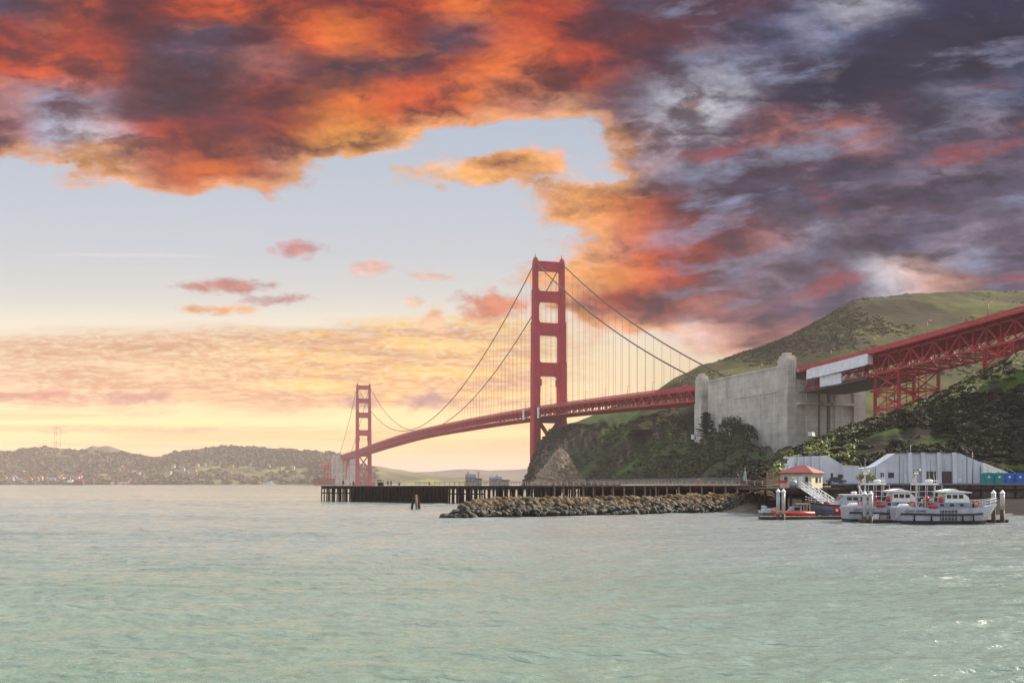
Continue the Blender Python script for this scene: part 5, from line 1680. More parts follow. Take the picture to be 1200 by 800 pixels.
def dock(px0, px1, z0, z1, label):
    d = empty('floating_dock', (WX((px0 + px1) / 2, z0), (z0 + z1) / 2, 0), 0, label, 'dock')
    wd = WX(px1, z0) - WX(px0, z0)
    MB().box((0, 0, .02), (wd, z1 - z0 - .1, .72)).build('float', M['black'], d)
    MB().box((0, 0, .45), (wd + .1, z1 - z0, .14)).build('planking', M['timber_light'], d)
    for k in np.linspace(-wd * .45, wd * .45, 6): MB().box((k, -(z1 - z0) / 2 + .15, .58), (.45, .12, .12)).build('cleat', M['alu'], d)
    return d


dock(893, 957, 154.2, 156.6, 'low floating dock with the orange inflatable boat moored behind it')
dock(1011, 1182, 142.0, 143.8, 'long floating dock lying between the two grey lifeboats')
dock(957, 1030, 156.0, 157.4, 'short floating dock at the foot of the white gangway')


def pile_post(px, py_top, z, lab, brown=False):
    r_ = empty('mooring_pile', (WX(px, z), z, 0), 0, lab, 'mooring pile', 'white capped mooring piles')
    h = hh(py_top, z)
    if brown:
        MB().tube([(0, 0, -1.5), (0, 0, 1.9)], .30, 14).build('wet_pile', M['pilewet'], r_, smooth=True)
        MB().tube([(0, 0, 1.9), (0, 0, h - .5)], .31, 14).build('sleeve', M['pilewhite'], r_, smooth=True)
    else:
        MB().tube([(0, 0, -1.5), (0, 0, .9)], .27, 14).build('wet_pile', M['pilewet'], r_, smooth=True)
        MB().tube([(0, 0, .9), (0, 0, h - .5)], .28, 14).build('sleeve', M['pilewhite'], r_, smooth=True)
    MB().tube([(0, 0, h - .5), (0, 0, h - .42), (0, 0, h + .02)], [.38, .36, .04], 14).build('cone_cap', M['white'], r_)


pile_post(911.8, 572.5, 153.6, 'white capped grey pile, left of the pair beside the orange boat')
pile_post(918.0, 572.5, 153.6, 'white capped grey pile, right of the pair beside the orange boat')
pile_post(1013.2, 575, 141.4, 'white capped grey pile, left of the pair before the middle lifeboat')
pile_post(1020.4, 575, 141.4, 'white capped grey pile, right of the pair before the middle lifeboat')
pile_post(1164.2, 574, 141.4, 'white capped pile with a brown foot, touching the bow of the nearest lifeboat', True)
pile_post(1174.6, 574, 141.4, 'white capped pile with a brown foot, outermost at the end of the dock', True)
db = empty('dock_box', (WX(1027, 142.6), 142.8, .52), 0, 'small white box standing on the dock by the middle piles', 'box')
MB().box((0, 0, .35), (.7, .6, .7)).build('box_body', M['white'], db, bevel=.03); MB().box((0, 0, .73), (.76, .66, .08)).build('lid', M['alu'], db)

# ---------------------------------------------------------------- boats
class Hull:
    """stations: (x, half beam, deck height, rake of the waterline)"""
    def __init__(self, st): self.st = np.array(st, float)

    def at(self, x, k):
        s = self.st; hb = np.interp(x, s[:, 0], s[:, 1]); zd = np.interp(x, s[:, 0], s[:, 2]); rk = np.interp(x, s[:, 0], s[:, 3]); fl = np.interp(x, s[:, 0], s[:, 4])
        # level k 0..1 from waterline to sheer
        y = hb * (fl + (1 - fl) * min(1, k * 1.6)) if k < .62 else hb * (1 - .05 * (k - .62))
        return Vector((x - rk * (1 - k), y, zd * k))

    def mesh(self, k0, k1, n=5, keel=False, lid=False):
        mb = MB(); secs = []
        for x in self.st[:, 0]:
            right = [self.at(x, k0 + (k1 - k0) * i / n) for i in range(n + 1)]
            sec = []
            if keel: sec.append(Vector((right[0].x, 0, -.7)))
            sec += right
            left = [Vector((p.x, -p.y, p.z)) for p in reversed(right)]
            secs.append(sec + left)
        mb.loft(secs); return mb


def hull_strip(H, x0, x1, slant, k0, k1, side, off=.03, n=6):
    """marking that follows the hull side between two slanted edges"""
    mb = MB(); a = []; 
    for i in range(n + 1):
        k = k0 + (k1 - k0) * i / n
        a.append([H.at(x + slant * (1 - k), k) for x in np.linspace(x0, x1, 4)])
    def pt(p, d): return (p.x, side * (p.y + d), p.z)
    for i in range(n):
        for j in range(3):
            mb.add([pt(a[i][j], off), pt(a[i][j + 1], off), pt(a[i + 1][j + 1], off), pt(a[i + 1][j], off), pt(a[i][j], -.05), pt(a[i][j + 1], -.05), pt(a[i + 1][j + 1], -.05), pt(a[i + 1][j], -.05)], [(0, 1, 2, 3), (4, 5, 6, 7), (0, 1, 5, 4), (1, 2, 6, 5), (2, 3, 7, 6), (3, 0, 4, 7)])
    return mb


def lettering(text, size, loc, rot, material, parent, depth=.015):
    cu = bpy.data.curves.new('lettering', 'FONT'); cu.body = text; cu.size = size; cu.extrude = depth
    o = bpy.data.objects.new('tmp', cu); COL.objects.link(o)
    dg = bpy.context.evaluated_depsgraph_get(); me = bpy.data.meshes.new_from_object(o.evaluated_get(dg))
    bpy.data.objects.remove(o)
    me.materials.clear(); me.materials.append(material)
    t = bpy.data.objects.new('lettering', me); COL.objects.link(t); t.parent = parent; t.location = loc; t.rotation_euler = rot
    return t


def lifeboat(loc, rz, label):
    r_ = empty('motor_lifeboat', loc, rz, label, 'lifeboat', 'grey motor lifeboats at the dock')
    H = Hull([(-7.3, 1.85, 2.35, -.25, .93), (-6.9, 2.05, 2.42, -.1, .95), (-4.2, 2.12, 2.36, 0, .95), (-1.8, 2.14, 2.2, 0, .94), (1.0, 2.14, 2.2, 0, .9), (3.2, 2.0, 2.3, .1, .78), (5.0, 1.6, 2.46, .5, .62), (6.4, .92, 2.66, 1.1, .45), (7.3, .1, 2.85, 1.7, .4)])
    hull = H.mesh(.21, 1.0, 6).build('hull', M['hullgrey'], r_)
    H.mesh(-.05, .21, 2, keel=True).build('hull_bottom', M['black'], r_)
    for s in (-1, 1):
        rb = MB(); rb.tube([Vector((p.x, s * (p.y + .05), p.z)) for p in [H.at(x, .60) for x in np.linspace(-7.25, 4.6, 16)]], .15, 8); rb.build('rub_rail', M['black'], hull)
        wl = MB(); wl.b2(-1.7, .75, s * 2.05 - .14, s * 2.05 + .14, .55, 1.95); wl.build('rescue_well', M['dark_steel'], hull)
        gr = MB()
        for x in np.linspace(-1.6, .7, 6): gr.bar((x, s * 2.22, .6), (x, s * 2.22, 2.3), .05, .05)
        for z in (1.05, 1.6, 2.3): gr.bar((-1.65, s * 2.22, z), (.72, s * 2.22, z), .05, .05)
        gr.build('grab_rails', M['alu'], hull)
    lettering('COAST GUARD', .42, (-6.6, -2.16, 1.72), (math.pi / 2, 0, 0), M['cloth_dark'], hull)
    dh = MB(); dh.prism([(-2.4, 2.0), (-2.3, 3.0), (3.0, 3.05), (4.9, 2.5), (5.1, 2.2)], (0, -1.55, 0), (1, 0, 0), (0, 0, 1), (0, 3.1, 0)); house = dh.build('deckhouse', M['housegrey'], r_, bevel=.06)
    for x in (-1.2, .2, 1.6): MB().box((x, -1.57, 2.68), (.5, .05, .34)).build('porthole', M['glass'], house)
    MB().box((3.2, -1.57, 2.62), (.28, .06, .62)).build('porthole', M['glass'], house)
    cb = MB(); cb.prism([(-.7, 3.0), (-.5, 4.35), (2.0, 4.35), (2.7, 3.75), (2.9, 3.0)], (0, -1.3, 0), (1, 0, 0), (0, 0, 1), (0, 2.6, 0)); cab = cb.build('bridge_cabin', M['white'], r_, bevel=.05)
    for (x, w_) in ((-.1, .62), (.75, .7), (1.6, .62)):
        for s in (-1, 1): MB().box((x, s * 1.31, 3.86), (w_, .05, .52)).build('window', M['glass'], cab)
    MB().add([(2.06, -1.1, 4.22), (2.06, 1.1, 4.22), (2.72, 1.1, 3.66), (2.72, -1.1, 3.66), (2.1, -1.1, 4.27), (2.1, 1.1, 4.27), (2.77, 1.1, 3.7), (2.77, -1.1, 3.7)], [(0, 1, 2, 3), (4, 5, 6, 7), (0, 1, 5, 4), (1, 2, 6, 5), (2, 3, 7, 6), (3, 0, 4, 7)]).build('windscreen', M['glass'], cab)
    rf = MB(); rf.prism([(-1.3, 4.42), (-1.1, 4.62), (.6, 4.95), (1.2, 4.72), (3.1, 4.45), (3.0, 4.36)], (0, -1.5, 0), (1, 0, 0), (0, 0, 1), (0, 3.0, 0)); rf.build('cabin_roof', M['white'], cab, bevel=.04)
    ob = MB()
    for x in (-4.6, -3.4, -2.2, -1.1):
        for s in (-1, 1): ob.tube([(x, s * 1.15, 2.3), (x + .1, s * 1.1, 5.5)], .06, 6)
    for z in (3.1, 3.8, 4.6, 5.5):
        for s in (-1, 1): ob.tube([(-4.6, s * 1.12, z), (-1.0, s * 1.12, z)], .045, 6)
        ob.tube([(-4.6, -1.1, z), (-4.6, 1.1, z)], .045, 6)
    for s in (-1, 1): ob.tube([(-4.6, s * 1.15, 2.4), (-3.4, s * 1.12, 3.8), (-2.2, s * 1.15, 2.4)], .045, 6)
    ob.build('bridge_frame', M['alu'], r_)
    pf = MB().box((-3.0, 0, 5.62), (3.0, 2.4, .22)); top = pf.build('radar_platform', M['white'], r_, bevel=.03)
    MB().tube([(-2.4, 0, 5.7), (-2.4, 0, 5.95), (-2.4, 0, 6.2), (-2.4, 0, 6.3)], [.35, .55, .5, .2], 12).build('radar_dome', M['white'], top, smooth=True)
    MB().box((-1.9, -.5, 6.1), (1.3, .16, .14), .3).build('radar_bar', M['white'], top)
    ms = MB(); ms.tube([(-4.2, 0, 2.6), (-4.2, 0, 7.4)], [.13, .09], 8); ms.tube([(-4.2, 0, 7.3), (-4.2, 0, 9.5)], [.05, .03], 6)
    ms.tube([(-4.2, -.9, 7.0), (-4.2, .9, 7.0)], .05, 6); ms.tube([(-4.8, 0, 7.5), (-3.6, 0, 7.5)], .05, 6); ms.tube([(-4.2, -.6, 8.1), (-4.2, .6, 8.1)], .04, 6)
    ms.tube([(-4.75, 0, 6.9), (-4.75, 0, 8.6)], .03, 6); ms.tube([(-3.65, 0, 6.9), (-3.65, 0, 8.2)], .03, 6)
    ms.build('mast', M['alu'], r_)
    for (x, y, z) in ((-4.2, .5, 7.15), (-4.2, -.5, 7.15), (-3.65, 0, 7.62)): MB().ball((x, y, z), .16, 8, 6).build('mast_lamp', M['white'], r_)
    for x, y in ((-4.5, -.9), (-3.9, .9), (-1.2, .9), (-2.7, -1.0), (-1.5, -.6)): MB().tube([(x, y, 5.6), (x - .15, y, 8.2)], [.035, .012], 5).build('whip_aerial', M['white'], r_)
    fl = MB(); fl.add([(-4.3, .0, 6.6), (-4.75, .06, 6.2), (-4.7, .02, 5.75), (-4.32, .0, 5.95), (-4.3, .02, 6.6), (-4.75, .08, 6.2), (-4.7, .04, 5.75), (-4.32, .02, 5.95)], [(0, 1, 2, 3), (4, 5, 6, 7), (0, 1, 5, 4), (1, 2, 6, 5), (2, 3, 7, 6), (3, 0, 4, 7)]); fl.build('ensign', M['pink_cloth'], r_)
    for (x, y, z, a, b) in ((-3.0, -2.1, 2.5, .42, .3), (-2.4, -2.1, 2.48, .42, .3), (-3.1, -1.1, 3.5, .28, .45), (-1.2, -1.15, 3.4, .35, .5)):
        MB().ball((x, y, z), (a, .3, b), 10, 6).build('red_float', M['red'], r_, smooth=True)
    for i in range(9): MB().box((-4.3 + i * .38, (-1) ** i * .5, 2.6 + (i * 37 % 5) * .16), (.34, .5, .5 + (i * 13 % 4) * .14)).build('deck_locker', M['dark_steel'] if i % 3 else M['lattice'], r_)
    for s in (-1, 1):
        br = MB()
        for x in (3.9, 4.9, 5.8, 6.7): 
            p = H.at(x, 1.0); br.tube([(p.x, s * p.y * .93, p.z), (p.x, s * p.y * .93, p.z + .85)], .035, 6)
        for z in (.45, .85): br.tube([(H.at(x, 1).x, s * H.at(x, 1).y * .93, H.at(x, 1).z + z) for x in (3.9, 4.9, 5.8, 6.7, 7.2)], .035, 6)
        br.build('bow_rail', M['white'], r_)
        sr = MB(); 
        for x in (-7.0, -5.9, -4.9): sr.tube([(x, s * 1.8, 2.3), (x, s * 1.8, 3.1)], .035, 6)
        sr.tube([(-7.1, s * 1.8, 3.1), (-4.8, s * 1.8, 3.1)], .035, 6); sr.build('stern_rail', M['alu'], r_)
    MB().ball((-6.0, 0, 2.45), (.9, 1.1, .45), 10, 6).build('tow_cover', M['white'], r_, smooth=True)
    for x in (-5.4, -3.0, 1.4, 3.0):
        p = H.at(x, .5); MB().tube([(p.x, -p.y - .2, .45), (p.x, -p.y - .22, .6), (p.x, -p.y - .22, 1.25), (p.x, -p.y - .2, 1.4)], [.06, .17, .17, .06], 8).build('fender', M['black'], r_, smooth=True)
    for x in (-5.6, 3.6): MB().tube([(x + .34 * math.cos(q), -1.98 if x < 0 else -1.72, 2.85 + .34 * math.sin(q)) for q in np.linspace(0, 6.283, 14)], .08, 6).build('life_ring', M['orange'], r_)
    MB().tube([(-7.2, -1.7, 2.5), (-7.9, -2.2, 1.2), (-8.3, -2.6, .55)], .03, 5).build('mooring_rope', M['lattice'], r_)
    MB().tube([(7.0, 0, 2.7), (7.0, 0, 3.3)], .1, 8).build('bow_bitt', M['steel_grey'], r_)
    return r_


xs = WX(1048, 139.6) + 7.35
lifeboat((xs, 139.7, 0), .0, 'pale grey motor lifeboat nearest the viewer with its bow by the brown footed piles')
xs2 = WX(989.5, 146.0) + 7.35
lifeboat((xs2, 146.2, 0), .0, 'pale grey motor lifeboat lying behind the dock, its stern beyond the middle piles')

# patrol boat with the slanted stripe, bow to the left
pb = empty('patrol_boat', (WX(945, 161) + 6.8, 161.6, 0), math.pi, 'patrol boat with a slanted red hull stripe behind the two lifeboats', 'patrol boat')
H = Hull([(-6.9, 1.9, 1.75, 0, .94), (-3, 2.1, 1.85, 0, .93), (0, 2.12, 2.0, 0, .9), (2.6, 1.95, 2.2, .1, .78), (4.6, 1.45, 2.4, .55, .6), (6.0, .75, 2.6, 1.1, .45), (6.9, .08, 2.75, 1.7, .4)])
hl = H.mesh(.25, 1.0, 6).build('hull', M['slate_hull'], pb); H.mesh(-.05, .25, 2, keel=True).build('hull_bottom', M['black'], pb)
for s in (-1, 1):
    MB().tube([Vector((p.x, s * (p.y + .05), p.z)) for p in [H.at(x, .97) for x in np.linspace(-6.8, 6.8, 20)]], .13, 8).build('fender', M['black'], hl)
hull_strip(H, 2.0, 3.1, -.9, .26, .92, 1).build('red_stripe', M['red'], hl); hull_strip(H, 1.42, 1.72, -.9, .26, .92, 1).build('blue_stripe', M['blue_stripe'], hl); hull_strip(H, 1.74, 1.97, -.9, .26, .92, 1, .028).build('white_stripe', M['white'], hl)
MB().tube([(2.3, 2.2, 1.35), (2.3, 2.02, 1.35)], .22, 12).build('emblem', M['white'], hl)
lettering('COAST GUARD', .5, (0.9, 2.16, 1.05), (math.pi / 2, 0, math.pi), M['cloth_dark'], hl)
ca = MB(); ca.prism([(-3.6, 1.8), (-3.5, 3.75), (.8, 3.75), (1.6, 3.0), (2.0, 2.1)], (0, -1.4, 0), (1, 0, 0), (0, 0, 1), (0, 2.8, 0)); cab = ca.build('cabin', M['hullgrey'], pb, bevel=.06)
for x in (-3.0, -2.0, -1.0, 0.0):
    for s in (-1, 1): MB().box((x, s * 1.41, 3.15), (.75, .05, .7)).build('window', M['glass'], cab)
MB().add([(.9, -1.2, 3.66), (.9, 1.2, 3.66), (1.62, 1.2, 3.02), (1.62, -1.2, 3.02), (.94, -1.2, 3.71), (.94, 1.2, 3.71), (1.67, 1.2, 3.06), (1.67, -1.2, 3.06)], [(0, 1, 2, 3), (4, 5, 6, 7), (0, 1, 5, 4), (1, 2, 6, 5), (2, 3, 7, 6), (3, 0, 4, 7)]).build('windscreen', M['glass'], cab)
MB().box((-1.5, 0, 3.85), (4.8, 2.9, .16)).build('cabin_roof', M['white'], cab, bevel=.03)
ms = MB(); ms.tube([(-2.4, -.7, 3.9), (-2.0, 0, 5.4)], .07, 6); ms.tube([(-2.4, .7, 3.9), (-2.0, 0, 5.4)], .07, 6); ms.tube([(-2.0, 0, 5.4), (-2.0, 0, 7.2)], [.06, .02], 6); ms.tube([(-2.0, -.8, 5.2), (-2.0, .8, 5.2)], .05, 6)
ms.build('mast', M['alu'], pb); MB().tube([(-1.2, 0, 3.95), (-1.2, 0, 4.2), (-1.2, 0, 4.4)], [.4, .5, .3], 12).build('radar_dome', M['white'], pb, smooth=True)
for s in (-1, 1):
    br = MB()
    for x in (2.4, 3.6, 4.8, 6.0):
        p = H.at(x, 1.0); br.tube([(p.x, s * p.y * .92, p.z), (p.x, s * p.y * .92, p.z + .8)], .035, 6)
    for z in (.4, .8): br.tube([(H.at(x, 1).x, s * H.at(x, 1).y * .92, H.at(x, 1).z + z) for x in (2.4, 3.6, 4.8, 6.0, 6.7)], .035, 6)
    br.build('bow_rail', M['alu'], pb)
MB().ball((3.4, .4, 2.5), (.5, .4, .4), 8, 6).build('red_float', M['red'], pb, smooth=True)

# orange inflatable with a canopy
ri = empty('inflatable_boat', (WX(928.5, 158.6), 158.4, 0), math.pi + .05, 'orange rigid inflatable boat with a grey cabin frame at the left dock', 'inflatable boat')
hb = MB(); hb.loft([[(-3.0, -.8, .25), (-3.0, 0, -.2), (-3.0, .8, .25), (-3.0, .8, .5), (-3.0, -.8, .5)], [(0, -.85, .25), (0, 0, -.35), (0, .85, .25), (0, .85, .5), (0, -.85, .5)], [(2.2, -.55, .4), (2.2, 0, -.1), (2.2, .55, .4), (2.2, .55, .6), (2.2, -.55, .6)], [(3.0, -.08, .6), (3.0, 0, .4), (3.0, .08, .6), (3.0, .08, .7), (3.0, -.08, .7)]])
hb.build('hull', M['cream'], ri)
MB().tube([(-3.2, -.95, .85), (-1, -1.05, .85), (1.4, -.95, .92), (2.7, -.5, 1.05), (3.15, 0, 1.12), (2.7, .5, 1.05), (1.4, .95, .92), (-1, 1.05, .85), (-3.2, .95, .85)], .34, 12).build('buoyancy_tube', M['orange'], ri, smooth=True)
MB().prism([(-1.3, .6), (-1.2, 2.0), (.2, 2.0), (.7, 1.4), (.8, .6)], (0, -.65, 0), (1, 0, 0), (0, 0, 1), (0, 1.3, 0)).build('console', M['housegrey'], ri, bevel=.04)
for s in (-1, 1): MB().box((-.5, s * .66, 1.65), (.9, .05, .5)).build('window', M['glass'], ri)
fr = MB()
for x in (-2.6, -1.6):
    for s in (-1, 1): fr.tube([(x, s * .7, .7), (x, s * .6, 2.4)], .05, 6)
    fr.tube([(x, -.6, 2.4), (x, .6, 2.4)], .05, 6)
for s in (-1, 1): fr.tube([(-2.6, s * .6, 2.4), (-.4, s * .55, 2.3)], .05, 6)
fr.build('roll_frame', M['alu'], ri)
MB().box((-1.6, 0, 2.46), (2.2, 1.3, .1)).build('canopy', M['lattice'], ri)
MB().box((-3.2, 0, .95), (.5, .55, 1.0)).build('outboard', M['cloth_dark'], ri, bevel=.08)

# white dinghy hauled out at the end of the beach
dg = empty('dinghy', (WX(901, 176), 176, .45), .25, 'small white dinghy with covered outboard resting at the beach edge', 'dinghy')
H2 = Hull([(-1.7, .72, .75, 0, .8), (0, .8, .75, 0, .8), (1.0, .6, .85, .1, .6), (1.8, .06, 1.0, .4, .4)])
H2.mesh(0, 1, 4, keel=False).build('hull', M['white'], dg)
MB().ball((-1.0, 0, .95), (.7, .55, .4), 10, 6).build('cover', M['hullgrey'], dg, smooth=True)
MB().box((-1.85, 0, .95), (.35, .4, .9)).build('outboard', M['cloth_dark'], dg, bevel=.06)
MB().box((.4, 0, .8), (.3, 1.3, .06)).build('thwart', M['timber_light'], dg)

# ---------------------------------------------------------------- vehicles and plants on the quay
car = empty('parked_car', (WX(980, 214), 214, QZ), .1, 'dark blue car parked on the quay behind the red roofed hut', 'car')
MB().loft([[(x, -hw_, z0), (x, hw_, z0), (x, hw_ * .96, z1), (x, -hw_ * .96, z1)] for x, hw_, z0, z1 in ((-2.1, .74, .42, .72), (-1.9, .84, .3, .86), (0, .88, .26, .92), (1.5, .86, .3, .86), (2.1, .74, .4, .7))]).build('body', M['carpaint'], car, bevel=.06)
gh = MB(); gh.loft([[(-1.55, -.7, .88), (1.05, -.7, .88), (.5, -.56, 1.42), (-1.0, -.56, 1.42)], [(-1.55, .7, .88), (1.05, .7, .88), (.5, .56, 1.42), (-1.0, .56, 1.42)]]); gh.build('window_band', M['glass'], car)
MB().box((-.25, 0, 1.44), (1.55, 1.16, .06)).build('roof', M['carpaint'], car, bevel=.03)
for x in (-1.3, 1.3):
    for s in (-1, 1):
        wv = MB().tube([(x, s * .7, .32), (x, s * .9, .32)], .32, 16).build('wheel', M['black'], car); MB().tube([(x, s * .9, .32), (x, s * .92, .32)], .19, 12).build('rim', M['alu'], wv)
for s in (-1, 1): MB().box((2.06, s * .55, .62), (.1, .3, .14)).build('headlight', M['white'], car)
van = empty('white_van', P(951, 512, 505) + Vector((0, 0, -.1)), 1.0, 'white van parked at the foot of the concrete anchorage end wall', 'van')
MB().prism([(-3, .5), (-3, 2.6), (1.6, 2.6), (2.3, 1.6), (3, 1.4), (3, .5)], (0, -1.1, 0), (1, 0, 0), (0, 0, 1), (0, 2.2, 0)).build('body', M['white'], van, bevel=.1)
MB().add([(1.7, -1.0, 2.5), (1.7, 1.0, 2.5), (2.3, 1.0, 1.7), (2.3, -1.0, 1.7), (1.75, -1.0, 2.56), (1.75, 1.0, 2.56), (2.36, 1.0, 1.74), (2.36, -1.0, 1.74)], [(0, 1, 2, 3), (4, 5, 6, 7), (0, 1, 5, 4), (1, 2, 6, 5), (2, 3, 7, 6), (3, 0, 4, 7)]).build('windscreen', M['glass'], van)
for x in (-1.9, 1.9):
    for s in (-1, 1): MB().tube([(x, s * .85, .45), (x, s * 1.12, .45)], .45, 14).build('wheel', M['black'], van)
shd = empty('utility_shed', P(813.5, 514.5, 600), .3, 'tiny white utility shed at the foot of the outer concrete pylon', 'shed')
MB().box((0, 0, 1.4), (2.6, 2.6, 2.8)).build('wall', M['white'], shd); MB().box((0, 0, 2.92), (3.0, 3.0, .24)).build('roof', M['steel_grey'], shd); MB().box((0, -1.32, 1.0), (.9, .06, 2.0)).build('door', M['steel_grey'], shd)


def bush(name, loc, rx, rz, material, label, n=1500, leaf=.14, seed=1, cat='bush'):
    r = np.random.default_rng(seed); root = empty(name, loc, 0, label, cat)
    d = r.normal(size=(n, 3)); d /= np.linalg.norm(d, axis=1)[:, None]; d[:, 2] = np.where(d[:, 2] < -.3, -d[:, 2], d[:, 2])
    lob = 1 + .35 * np.array([fbm(np.array([q[0] * 2.1 + q[2]]), np.array([q[1] * 2.1 - q[2] * 2]), seed, 3)[0] for q in d])[:, None]
    c = d * (.5 + .5 * r.random((n, 1)) ** .5) * lob * np.array([rx, rx, rz]) + np.array([0, 0, rz * .75])
    nr = d + r.normal(0, .6, (n, 3)); nr /= np.linalg.norm(nr, axis=1)[:, None]
    t = np.cross(nr, r.normal(size=(n, 3))); t /= np.linalg.norm(t, axis=1)[:, None]; b = np.cross(nr, t)
    s = leaf * max(rx, rz) * (.6 + .8 * r.random((n, 1)))
    q = np.stack([c - t * s * .5, c - b * s * .3 + nr * s * .1, c + t * s * .5, c + b * s * .3], 1).reshape(-1, 3)
    o = np_mesh('foliage', q, np.arange(len(q)).reshape(-1, 4), material, False); o.parent = root
    stm = MB()
    for k in range(5):
        a = 6.283 * k / 5; stm.tube([(0, 0, -.4), (.25 * rx * math.cos(a), .25 * rx * math.sin(a), rz * .5), (.55 * rx * math.cos(a), .55 * rx * math.sin(a), rz * 1.0)], [.05 * rx, .035 * rx, .01 * rx], 6)
    stm.build('stems', M['bark'], root)
    return root


bush('quay_bush', (WX(1016, 211), 211.5, QZ), 1.9, 1.35, M['leaf_bright'], 'bright yellow green bush on the quay between hut and grey hall', seed=3)
bush('round_bush', P(871.5, 513, 553) - Vector((0, 0, 3.5)), 7.6, 6.6, M['leaf_dark'], 'dark round bush against the foot of the concrete anchorage wall', 2200, .11, 5)
bush('dark_shrub_tree', P(856, 508, 572) - Vector((0, 0, 4)), 7.8, 7.8, M['leaf_dark'], 'dark ragged bush tree on the knoll left of the round bush', 2200, .11, 6)
# conifer beside the outer pylon
tr_ = empty('conifer_tree', P(827.5, 517, 606), 0, 'dark conifer with tiered branches standing against the outer concrete pylon', 'tree')
MB().tube([(0, 0, -1), (.2, 0, 8), (.1, 0, 17.5)], [.5, .32, .06], 8).build('trunk', M['bark'], tr_, smooth=True)
r = np.random.default_rng(15); qs = []
for i in range(46):
    z = 3.0 + 14.6 * (i / 46) ** .95; L_ = (7.4 * (1 - (z - 2) / 17) + .9) * r.uniform(.65, 1.15); a = i * 2.4 + r.normal(0, .3)
    for k in range(44):
        f = r.random() ** .7; c = np.array([math.cos(a) * L_ * f, math.sin(a) * L_ * f, z + .9 * f * math.sin(f * 2) - .3 * f]) + r.normal(0, .3, 3) * np.array([1, 1, .5])
        t = r.normal(size=3) * np.array([1, 1, .4]); t /= np.linalg.norm(t); b = np.cross(t, [r.normal() * .5, r.normal() * .5, 1]); b /= np.linalg.norm(b); s_ = 1.5 * r.uniform(.6, 1.2)
        qs += [c - t * s_ * .6, c - b * s_ * .3, c + t * s_ * .6, c + b * s_ * .3]
o = np_mesh('crown', np.array(qs), np.arange(len(qs)).reshape(-1, 4), M['leaf_dark'], False); o.parent = tr_

# ---------------------------------------------------------------- across the water
fy = empty('ferry', (WX(315, 2600), 2600, 0), .1, 'white passenger ferry far out on the bay before the wooded shore', 'ferry')
MB().loft([[(x, -hb_, z1), (x, hb_, z1), (x, hb_ * .8, -.6), (x, -hb_ * .8, -.6)] for x, hb_, z1 in ((-17, 3.6, 3), (0, 4.4, 3), (11, 3.6, 3.4), (18, .4, 4.4))]).build('hull', M['white'], fy)
MB().box((-1.5, 0, 4.6), (24, 7, 3)).build('saloon', M['white'], fy); MB().box((-1.5, 0, 4.9), (23, 7.1, 1.1)).build('window_band', M['glass'], fy)
MB().box((1.5, 0, 7.2), (13, 6, 2.2)).build('upper_deck', M['white'], fy); MB().box((5.5, 0, 9.1), (5, 4.4, 1.8)).build('wheelhouse', M['white'], fy); MB().tube([(0, 0, 8), (0, 0, 14)], .25, 6).build('mast', M['steel_grey'], fy)
sh = empty('moored_ship', (WX(86, 2700), 2700, 0), .03, 'dark hulled ship with a white deckhouse and red stern structure near the far left shore', 'ship')
MB().loft([[(x, -hb_, z1), (x, hb_, z1), (x, hb_ * .8, -1), (x, -hb_ * .8, -1)] for x, hb_, z1 in ((-29, .5, 7), (-22, 4, 6), (0, 5, 5.5), (27, 4.4, 6))]).build('hull', M['dark_steel'], sh)
MB().box((-8, 0, 10), (14, 7, 8)).build('deckhouse', M['white'], sh); MB().box((14, 0, 8.5), (26, 7, 6)).build('stern_structure', M['brick'], sh); MB().tube([(-8, 0, 13), (-8, 0, 24)], .5, 6).build('mast', M['white'], sh)

hmats = [M['hullgrey'], M['cream'], M['housegrey'], M['lattice']]
rh = np.random.default_rng(12)
# a house of each colour, copied along the shore
protos = {}


def far_house(px, z, g, wdt, hgt, k, label, group):
    key = k
    if key not in protos:
        r_ = empty('shore_house', (0, 0, 0), 0)
        MB().box((0, 0, .5), (1, .7, 1)).build('wall', hmats[k], r_)
        MB().prism([(-.54, 0), (.54, 0), (.0, .35)], (0, -.38, 1), (1, 0, 0), (0, 0, 1), (0, .76, 0)).build('roof', M['brick'] if k in (1, 3) else M['steel_grey'], r_)
        for x in (-.3, 0, .3): MB().box((x, -.355, .55), (.13, .03, .3)).build('window', M['glass'], r_)
        protos[key] = r_
    else: r_ = copy_tree(protos[key])
    r_.location = (WX(px, z), z, g); r_.scale = (wdt, wdt * .9, hgt); tag(r_, label, 'house', group)
    return r_


labs = ['pale gabled house with a grey roof among the shore houses across the bay', 'cream house with a red roof among the shore houses across the bay', 'mid grey house with a grey roof among the shore houses across the bay', 'tan house with a red roof among the shore houses across the bay']
for i in range(26):
    px = 2 + 94 * (i + .5 * rh.random()) / 26; k = int(rh.integers(4)); z = 3075 + 110 * rh.random()
    if 72 < px < 99: z += 80
    far_house(px, z, 4 + (z - 3075) * .1, 10 + 9 * rh.random(), 7 + 7 * rh.random(), k, labs[k], labs[k].split(' among')[0] + 's on the far shore')
labs2 = ['pale house with a grey roof on the green slope across the bay', 'cream house with a red roof on the green slope across the bay', 'mid grey house with a grey roof on the green slope across the bay', 'tan house with a red roof on the green slope across the bay']


def far_ground(px, z):
    pu = np.linspace(far_cols[0][0], far_cols[-1][0], far_V.shape[0]); i = int(np.argmin(np.abs(pu - px)))
    return float(np.interp(z, far_V[i, :, 1], far_V[i, :, 2]))


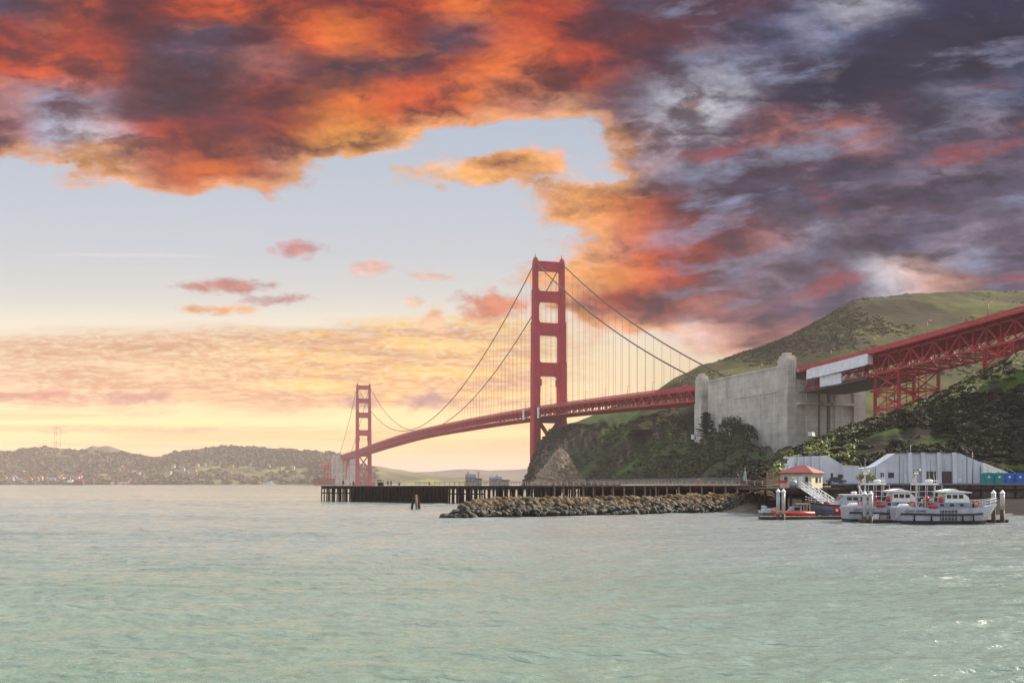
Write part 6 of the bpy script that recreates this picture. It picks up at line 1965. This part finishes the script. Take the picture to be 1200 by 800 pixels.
for i in range(22):
    px = rh.choice([rh.uniform(198, 240), rh.uniform(130, 166), rh.uniform(240, 350), rh.uniform(15, 30)], p=[.45, .15, .3, .1]); z = rh.uniform(3330, 3560); k = int(rh.integers(4))
    far_house(px, z, far_ground(px, z) + 3.0, 9 + 7 * rh.random(), 7 + 4 * rh.random(), k, labs2[k], labs2[k].split(' on the')[0] + 's on the far slope')
su = empty('radio_tower', (WX(67, 4150), 4150, 105), .2, 'tall thin three legged radio tower on the far left hills', 'radio tower')
mt = MB(); ht = hh(499, 4150) - 105
for k in range(3):
    a = 2.094 * k + .5
    mt.tube([(20 * math.cos(a), 20 * math.sin(a), 0), (12 * math.cos(a), 12 * math.sin(a), ht * .5), (15 * math.cos(a), 15 * math.sin(a), ht * .78), (15 * math.cos(a), 15 * math.sin(a), ht)], [1.0, .8, .75, .5], 6)
    b = a + 2.094
    for f, q in ((.22, 16), (.5, 12), (.78, 15), (.95, 15)): mt.bar((q * math.cos(a), q * math.sin(a), ht * f), (q * math.cos(b), q * math.sin(b), ht * f), .9, 1.0)
mt.build('lattice', M['dark_steel'], su)
vi = empty('shore_viaduct', (0, 0, 0), 0, 'low grey road viaduct behind the shore houses at the far left', 'viaduct')
v_ = MB(); v_.bar((WX(4, 3180), 3200, 27), (WX(62, 3180), 3215, 27), 10, 3); v_.build('deck', M['quay'], vi)
v_ = MB()
for k in range(9): x = WX(6 + k * 7, 3190); v_.bar((x, 3205, 3), (x, 3205, 26), 3, 3)
v_.build('piers', M['quay'], vi)
bl = empty('shore_shed', (WX(141, 3060), 3060, 0), 0, 'long low cream shed with a red roof on the far waterline', 'shed')
MB().box((0, 0, 5), (56, 14, 10)).build('wall', M['cream'], bl); MB().prism([(-29, 0), (29, 0), (26, 4), (-26, 4)], (0, -8, 10), (1, 0, 0), (0, 0, 1), (0, 16, 0)).build('roof', M['brick'], bl)

# scrub at the near hill's foot, sunlight put into its brighter leaf colour
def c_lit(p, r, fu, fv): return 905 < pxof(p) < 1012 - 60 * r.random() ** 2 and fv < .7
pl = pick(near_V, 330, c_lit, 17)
scatter('sunlit_scrub', pl, .8 + 1.3 * RNG.random(len(pl)), cv, M['leaf_bright'], 9)

# ---------------------------------------------------------------- the air
def build_haze():
    m = bpy.data.materials.new('haze_air'); m.use_nodes = True
    T = NT(m.node_tree); T.n.clear()
    v = T.n.new('ShaderNodeVolumePrincipled')
    v.inputs['Color'].default_value = (0.84, 0.70, 0.66, 1); v.inputs['Density'].default_value = 0.95e-4; v.inputs['Anisotropy'].default_value = -0.35
    o_ = T.n.new('ShaderNodeOutputMaterial'); T.l.new(v.outputs[0], o_.inputs['Volume'])
    b = MB().b2(-36000, 36000, -400, 34000, -2.5, 256)
    o = b.build('haze', m); tag(o, kind='stuff')


build_haze()
